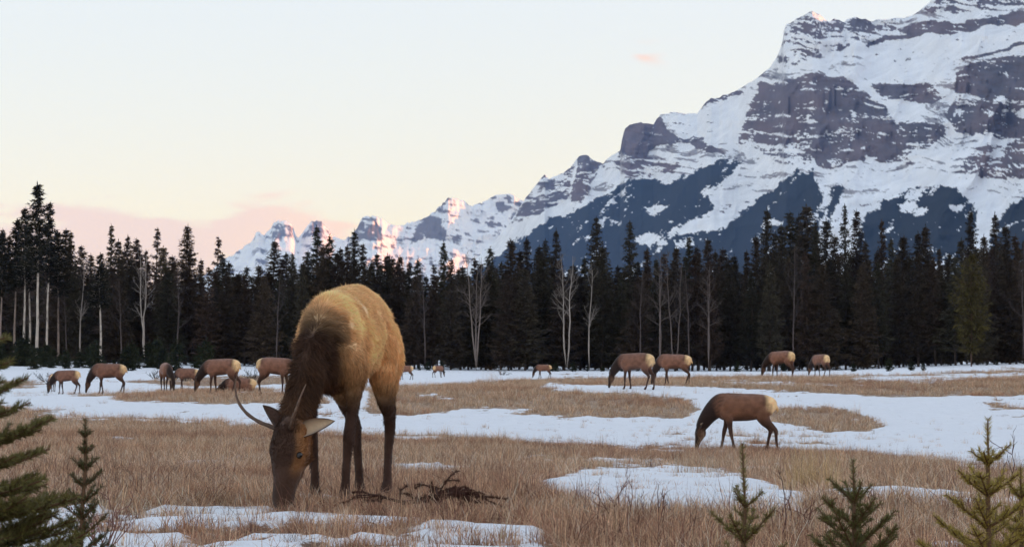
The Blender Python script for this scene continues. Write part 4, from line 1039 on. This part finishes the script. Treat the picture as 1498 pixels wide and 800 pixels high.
def sapling(seed, h, years, lat_len, col=(.05, .06, .018), lead=.19, up=.55, first=.12, needle=.0155, dens=1200, nb=5, seclen=.5, one_side=None):
    """young spruce: leader, whorls of upswept branches with side shoots, needles all round every shoot"""
    r = np.random.default_rng(seed); tm = MB(); cm = MB(); P = []; D = []; LN = []; CC = []
    col = np.array(col)
    def shoot(p, d, l, rad, bend, fat=1.0):
        n = max(4, int(l / .02)); dd = d / np.linalg.norm(d); pts = [p]
        for i in range(n - 1):
            dd = dd + np.array([0, 0, bend / n]) + r.normal(0, .02, 3); dd /= np.linalg.norm(dd); pts.append(pts[-1] + dd * l / (n - 1))
        pts = np.array(pts); cm.tube(pts, np.linspace(rad, rad * .5, n), (.16, .085, .045), 5)
        m = int(l * dens); t = r.random(m) * (n - 1); i = np.minimum(t.astype(int), n - 2); f = (t - i)[:, None]
        q = pts[i] * (1 - f) + pts[i + 1] * f; tg = pts[i + 1] - pts[i]; tg /= np.linalg.norm(tg, axis=1)[:, None]
        o = r.normal(size=(m, 3)); o -= (o * tg).sum(1)[:, None] * tg; o /= np.linalg.norm(o, axis=1)[:, None]; o[:, 2] += .15
        nd = o * .8 + tg * .75; nd /= np.linalg.norm(nd, axis=1)[:, None]
        P.append(q + o * rad * .8); D.append(nd); LN.append(needle * fat * r.uniform(.7, 1.2, m)); CC.append(col * r.uniform(.6, 1.45, m)[:, None] * np.array([1, 1, 1]) + (r.random(m) < .25)[:, None] * np.array([.045, .038, .004]))
        return pts
    k = 12; tp = np.stack([np.cumsum(r.normal(0, .003, k)), np.cumsum(r.normal(0, .003, k)), np.linspace(-.03, h - lead, k)], 1)
    tm.tube(tp, np.linspace(max(.012, h * .016), .006, k), (.15, .085, .05), 8)
    shoot(tp[-1], np.array([r.normal(0, .03), r.normal(0, .03), 1.]), lead, .0045, 0, 1.15)
    m2 = int((h - lead) * .45 * dens)
    zs = np.linspace(first, 1, years) ** 1.0 * (h - lead)
    for yi, z in enumerate(zs):
        age = (h - z) / h; ll = lat_len * min(1, age * 1.05 + .10)
        kk = nb + int(r.integers(0, 2)) - (1 if yi == years - 1 else 0); a0 = r.uniform(0, 6.28)
        for j in range(kk):
            a = a0 + 6.28 * j / kk + r.normal(0, .2)
            if one_side is not None and r.random() < .6: a = one_side + r.normal(0, .55)
            l = ll * r.uniform(.75, 1.15); d = np.array([np.cos(a), np.sin(a), up + .45 * (1 - age)])
            x0 = np.array([np.interp(z, tp[:, 2], tp[:, c]) for c in (0, 1)])
            pts = shoot(np.array([x0[0], x0[1], z]), d, l, .0035 + .004 * l, .25 * l / .3)
            ns = int(l / .055)
            for q in range(ns):
                f = .25 + .7 * (q + .5) / ns; e = pts[int(f * (len(pts) - 1))]; dv = pts[-1] - pts[0]; sd = np.cross(dv, [0, 0, 1.]); sd /= np.linalg.norm(sd) + 1e-9
                for sgn in (1, -1):
                    if r.random() < .15: continue
                    sl = l * seclen * (1 - f * .75) * r.uniform(.7, 1.2)
                    sp = shoot(e, dv / np.linalg.norm(dv) * .8 + sd * sgn * .85 + np.array([0, 0, r.normal(.06, .08)]), sl, .0025, .15)
                    if sl > .12:
                        for q2 in (.45, .75):
                            e2 = sp[int(q2 * (len(sp) - 1))]; sh = sp[-1] - sp[0]
                            shoot(e2, sh / np.linalg.norm(sh) + np.cross(sh, [0, 0, 1.]) / np.linalg.norm(sh) * r.choice([-.8, .8]), sl * .45, .002, .1)
        if yi < years - 1:      # a few short shoots between whorls
            for j in range(3):
                zz = r.uniform(z, zs[yi + 1]); a = r.uniform(0, 6.28); shoot(np.array([np.interp(zz, tp[:, 2], tp[:, 0]), np.interp(zz, tp[:, 2], tp[:, 1]), zz]), np.array([np.cos(a), np.sin(a), .9]), ll * .28 * r.uniform(.6, 1.2), .0025, .1)
    # needles on the upper stem
    m = int(.5 * h * dens * .6); z = r.uniform(.5 * h, h - lead, m); a = r.uniform(0, 6.28, m); o = np.stack([np.cos(a), np.sin(a), 0 * a], 1)
    P.append(np.stack([np.interp(z, tp[:, 2], tp[:, 0]), np.interp(z, tp[:, 2], tp[:, 1]), z], 1) + o * .004); nd = o * .7 + np.array([0, 0, .8]); D.append(nd / np.linalg.norm(nd, axis=1)[:, None]); LN.append(needle * r.uniform(.7, 1.1, m)); CC.append(col * r.uniform(.6, 1.4, m)[:, None])
    P = np.concatenate(P); D = np.concatenate(D); LN = np.concatenate(LN); CC = np.concatenate(CC)
    V, Fc = leaf_tris(P, D, LN, np.full(len(P), .0026), r)
    cm.add(V, Fc, np.repeat(CC, 3, 0))
    return tm.build('trunk', M_TWIG, True), cm.build('crown', M_SPR)

def put_sapling(px, py, d, seed, label, rz=0, group=None, **kw):
    p = at(px, py, d); z0 = ground_at(p.x, d)
    t_, c_ = sapling(seed, p.z - z0, **kw)
    plant('spruce_sapling', (t_, c_), (p.x, d, z0), rz, 1, label, 'sapling', group)
put_sapling(1090, 648, 6.4, 21, 'slim spruce sapling with a long bare leader, before the dark grazing elk', .3, years=5, lat_len=.25, lead=.20, col=(.19, .165, .05), nb=3, seclen=.4)
put_sapling(1249, 672, 6.2, 22, 'dense dark green spruce sapling between the slim and the yellowish sapling', 1.2, years=8, lat_len=.34, lead=.13, col=(.13, .125, .042), nb=4)
put_sapling(1442, 612, 6.2, 23, 'tall yellowish green spruce sapling with two raised arms below its bare tip', 2.0, years=7, lat_len=.30, lead=.14, col=(.38, .29, .07), up=.40, nb=5)
put_sapling(1493, 682, 6.5, 24, 'yellowish sapling half hidden beside the tall yellowish sapling', .5, years=5, lat_len=.28, lead=.10, col=(.34, .27, .07))
put_sapling(124, 612, 8.2, 25, 'little dark spruce sapling in the dry grass beside the big spruce boughs', .9, years=10, lat_len=.18, lead=.075, col=(.07, .075, .03), seclen=.45, nb=5)
put_sapling(-62, 438, 4.9, 26, 'big dark young spruce with long drooping boughs at the meadow edge', 0, years=17, lat_len=.50, lead=.14, col=(.15, .135, .045), up=-.05, nb=6, seclen=.5, one_side=0.0, first=.06)

# --- grass
def tuft(seed, n, hh, spread, lean, wide=.0085, cols=None):
    r = np.random.default_rng(seed); V = []; C = []
    a = r.uniform(0, 6.28, n); rad = np.sqrt(r.random(n)) * spread; base = np.stack([np.cos(a) * rad, np.sin(a) * rad, np.full(n, -.015)], 1)
    L_ = hh * r.uniform(.45, 1.15, n); b = r.uniform(0, 6.28, n); ln = np.abs(r.normal(lean, lean * .7, n))
    flat = r.random(n) < .42; ln = np.where(flat, ln + 1.0, ln)
    dh = np.stack([np.cos(b), np.sin(b), 0 * b], 1); sd = np.stack([-np.sin(b), np.cos(b), 0 * b], 1)
    tw = r.uniform(-1, 1, n)[:, None]; sd = sd * (1 - .5 * np.abs(tw)) + dh * tw * .6
    ring = []
    for t in (0, .4, .75, 1.0):
        hgt = L_ * (t - .22 * ln * t * t); out_ = L_ * ln * .55 * t ** 1.8
        c = base + dh * out_[:, None] + np.array([0, 0, 1.]) * np.maximum(hgt, .0)[:, None]
        w = (wide * r.uniform(.6, 1.2, n) * (1 - t * .85))[:, None]
        ring += [c - sd * w * .5, c + sd * w * .5]
    V = np.stack(ring, 1).reshape(-1, 3); i8 = np.arange(n) * 8
    q = np.concatenate([np.stack([i8 + k, i8 + k + 1, i8 + k + 3, i8 + k + 2], 1) for k in (0, 2, 4)])
    cols = np.array(cols if cols is not None else [(.74, .49, .30), (.80, .60, .41), (.50, .28, .17), (.88, .74, .58), (.36, .20, .125), (.80, .57, .40), (.74, .48, .28)])
    cc = np.minimum(cols[r.integers(0, len(cols), n)] * r.uniform(.55, 1.3, n)[:, None], .9)
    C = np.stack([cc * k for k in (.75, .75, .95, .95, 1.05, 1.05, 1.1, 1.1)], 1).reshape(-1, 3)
    return mesh_np('tuft', V, q, M_GRASS, False, C)
REDD = [(.46, .24, .15), (.54, .29, .18), (.30, .15, .10), (.60, .38, .24), (.70, .48, .31)]
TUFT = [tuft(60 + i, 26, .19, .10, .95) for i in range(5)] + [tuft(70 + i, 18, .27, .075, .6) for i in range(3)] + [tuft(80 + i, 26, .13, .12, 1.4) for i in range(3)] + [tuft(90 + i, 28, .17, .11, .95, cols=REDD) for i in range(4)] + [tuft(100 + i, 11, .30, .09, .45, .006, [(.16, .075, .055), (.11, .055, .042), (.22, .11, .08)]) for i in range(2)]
r = np.random.default_rng(99)
def strew(n, y0, y1, half=.29):
    u = r.random(n); y = np.sqrt(y0 * y0 + u * (y1 * y1 - y0 * y0)); x = r.uniform(-half, half, n) * (y + 1.2)
    return x, y
GP, GS, GR, GI, GT = [], [], [], [], []
for n, y0, y1, sc_ in ((34000, 8.5, 22, 1.0), (42000, 22, 50, 1.12), (26000, 50, 112, 1.5), (7000, 112, 215, 1.8)):
    x, y = strew(n, y0, y1); z = terrain(x, y); sn_ = snow_field(x, y, z)
    lim = r.random(n)
    keep = (sn_ < -.02 + .16 * (lim - .3)) | ((lim < .07) & (sn_ < 1.1) & (y < 60)) | ((lim < .30) & (sn_ < .6) & (y < 16))
    # worn and thin places
    keep &= fbm(x * .8, y * .8, 3, 401) + r.random(n) * .6 > np.where(y < 50, .68, .52)
    dk = fbm(x * .22, y * .30, 3, 403)
    red = r.random(n) < sstep(.48, .64, dk) * .9
    tall = r.random(n) < .22 * sstep(.4, .6, fbm(x * .4, y * .4, 2, 405))
    idx = np.where(red, r.integers(11, 15, n), np.where(tall, r.integers(5, 8, n), np.where(r.random(n) < .35, r.integers(8, 11, n), r.integers(0, 5, n))))
    idx = np.where((r.random(n) < .07) & (y < 45), r.integers(15, 17, n), idx)
    zz = z + sstep(-.12, .25, sn_) * .03
    GP.append(np.stack([x, y, zz], 1)[keep]); GS.append((sc_ * r.uniform(.65, 1.25, n) * (1 - .35 * sstep(-.3, .2, sn_)))[keep]); GR.append(r.uniform(0, 6.28, n)[keep]); GI.append(idx[keep]); GT.append(r.normal(0, .12, (n, 2))[keep])
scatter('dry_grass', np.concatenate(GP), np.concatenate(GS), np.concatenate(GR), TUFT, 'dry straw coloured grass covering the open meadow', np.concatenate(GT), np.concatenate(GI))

# --- single plants and litter in the grass
def clump(px, py, d, n, h, label, seed, cols=None, name='grass_clump', group=None, lean=.35, spread=.16):
    p = at(px, py, d); me_ = tuft(seed, n, h, spread, lean, .005, cols); me_.name = 'blades'
    return tag(link(name, me_, None, (p.x, d, ground_at(p.x, d))), label, 'grass', group)
clump(1190, 730, 16.5, 420, .55, 'tall clump of yellow dry grass beside the slim sapling', 201, [(.62, .42, .20), (.70, .52, .30), (.50, .32, .15)], spread=.22)
clump(1040, 690, 24, 260, .55, 'tall pale grass clump under the muzzle of the dark grazing elk', 202, spread=.45)
clump(720, 552, 150, 160, 1.3, 'bushy reddish grass tussock on the edge of the far snow', 203, REDD, spread=.8)

def shrub(px, py, d, n, h, seed, label, col=(.13, .06, .045), spread=.25, rad=.004, group=None, name='twig_shrub'):
    r = np.random.default_rng(seed); mb = MB()
    def tw(p, dd, l, ra, dep):
        k = 6; pts = [p]; q = dd / np.linalg.norm(dd)
        for i in range(k - 1):
            q = q + r.normal(0, .16, 3) + np.array([0, 0, .05]); q /= np.linalg.norm(q); pts.append(pts[-1] + q * l / (k - 1))
        pts = np.array(pts); mb.tube(pts, np.linspace(ra, ra * .4, k), np.array(col) * r.uniform(.7, 1.5), 5)
        if dep < 2:
            for i in range(int(r.integers(2, 5))):
                e = pts[int(r.integers(2, k))]; tw(e, q + r.normal(0, .5, 3), l * r.uniform(.25, .5), ra * .6, dep + 1)
    for i in range(n):
        a = r.uniform(0, 6.28); tw(np.array([np.cos(a) * spread * r.random() * .4, np.sin(a) * spread * r.random() * .4, -.02]), np.array([np.cos(a) * spread * 1.4, np.sin(a) * spread * 1.4, r.uniform(.6, 1.1)]), h * r.uniform(.6, 1.1), rad, 0)
    p = at(px, py, d); me_ = mb.build('twigs', M_TWIG)
    return tag(link(name, me_, None, (p.x, d, ground_at(p.x, d))), label, 'shrub', group)
shrub(148, 800, 10.6, 16, .24, 301, 'low bare reddish shrub in the snow beside the big spruce boughs', (.20, .10, .08))
shrub(1137, 760, 11, 1, .44, 302, 'thin upright dark stem rising beside the slim sapling', (.09, .04, .035), .02, .005)
shrub(1170, 770, 11.5, 9, .26, 303, 'low bare red brown shrub between two saplings', (.17, .075, .06))
shrub(1474, 720, 14, 2, .34, 304, 'thin dark branching stem beside the tall yellowish sapling', (.08, .04, .04), .05, .005)
shrub(905, 755, 12.6, 5, .28, 305, 'sparse red brown twigs on the edge of the near snow patch', (.17, .08, .06))
shrub(955, 765, 12.2, 4, .26, 306, 'few upright dark twigs in front of the near snow patch', (.14, .07, .055))
shrub(200, 720, 15.5, 6, .42, 307, 'grey weed stalks standing in the dry grass beside the little dark sapling', (.22, .14, .10))
shrub(735, 546, 205, 14, .55, 308, 'flat dark bush on the snow before the forest', (.03, .025, .02), .9, .02)
for i, (px, d) in enumerate([(70, 150), (140, 165), (228, 170), (272, 160), (365, 150), (372, 175)]):
    shrub(px, 540, d, 14, .8, 320 + i, 'low dark bush poking out of the far snow behind the herd', (.035, .03, .022), .7, .02, 'low bushes in the far snow')
# fallen bough with brown needles
r = np.random.default_rng(55); wb = MB(); nbm = MB(); P = []; D = []; LN = []
def bough(p, dd, l, ra, dep):
    k = 8; pts = [p]; q = dd / np.linalg.norm(dd)
    for i in range(k - 1):
        q = q + r.normal(0, .10, 3); q[2] = q[2] * .8 - (pts[-1][2] - .05) * .3; q /= np.linalg.norm(q); pts.append(pts[-1] + q * l / (k - 1))
    pts = np.array(pts); wb.tube(pts, np.linspace(ra, ra * .35, k), (.075, .04, .03), 6)
    m = int(l * 900); t = r.random(m) * (k - 1); i = np.minimum(t.astype(int), k - 2); f = (t - i)[:, None]; b_ = pts[i] * (1 - f) + pts[i + 1] * f
    if dep > 0: P.append(b_); o = r.normal(0, 1, (m, 3)) + q; D.append(o / np.linalg.norm(o, axis=1)[:, None]); LN.append(r.uniform(.012, .028, m))
    if dep < 3:
        for i in range(5 if dep < 2 else 2): bough(pts[int(r.integers(1, k))], q + r.normal(0, .75, 3) * np.array([1, 1, .35]), l * r.uniform(.4, .62), ra * .55, dep + 1)
bough(np.array([-.25, 0, .04]), np.array([1., -.1, .12]), .60, .014, 0); bough(np.array([-.2, .02, .04]), np.array([-.9, .3, .05]), .45, .010, 1); bough(np.array([0, .0, .05]), np.array([.6, .6, .25]), .40, .010, 1)
P = np.concatenate(P); D = np.concatenate(D); LN = np.concatenate(LN); V, Fc = leaf_tris(P, D, LN, np.full(len(P), .004), r)
nbm.add(V, Fc, np.repeat(np.array([.075, .033, .024]) * r.uniform(.5, 1.5, len(P))[:, None], 3, 0))
p = at(628, 752, 13.1); e = plant('fallen_bough', (wb.build('branch', M_TWIG), nbm.build('dead_needles', M_GRASS)), (p.x, 13.1, ground_at(p.x, 13.1) + .05), .1, (.72, .85, 1.25), 'dark dead spruce bough lying in the grass by the hind hooves of the near bull', 'branch')
#--STAGE4--
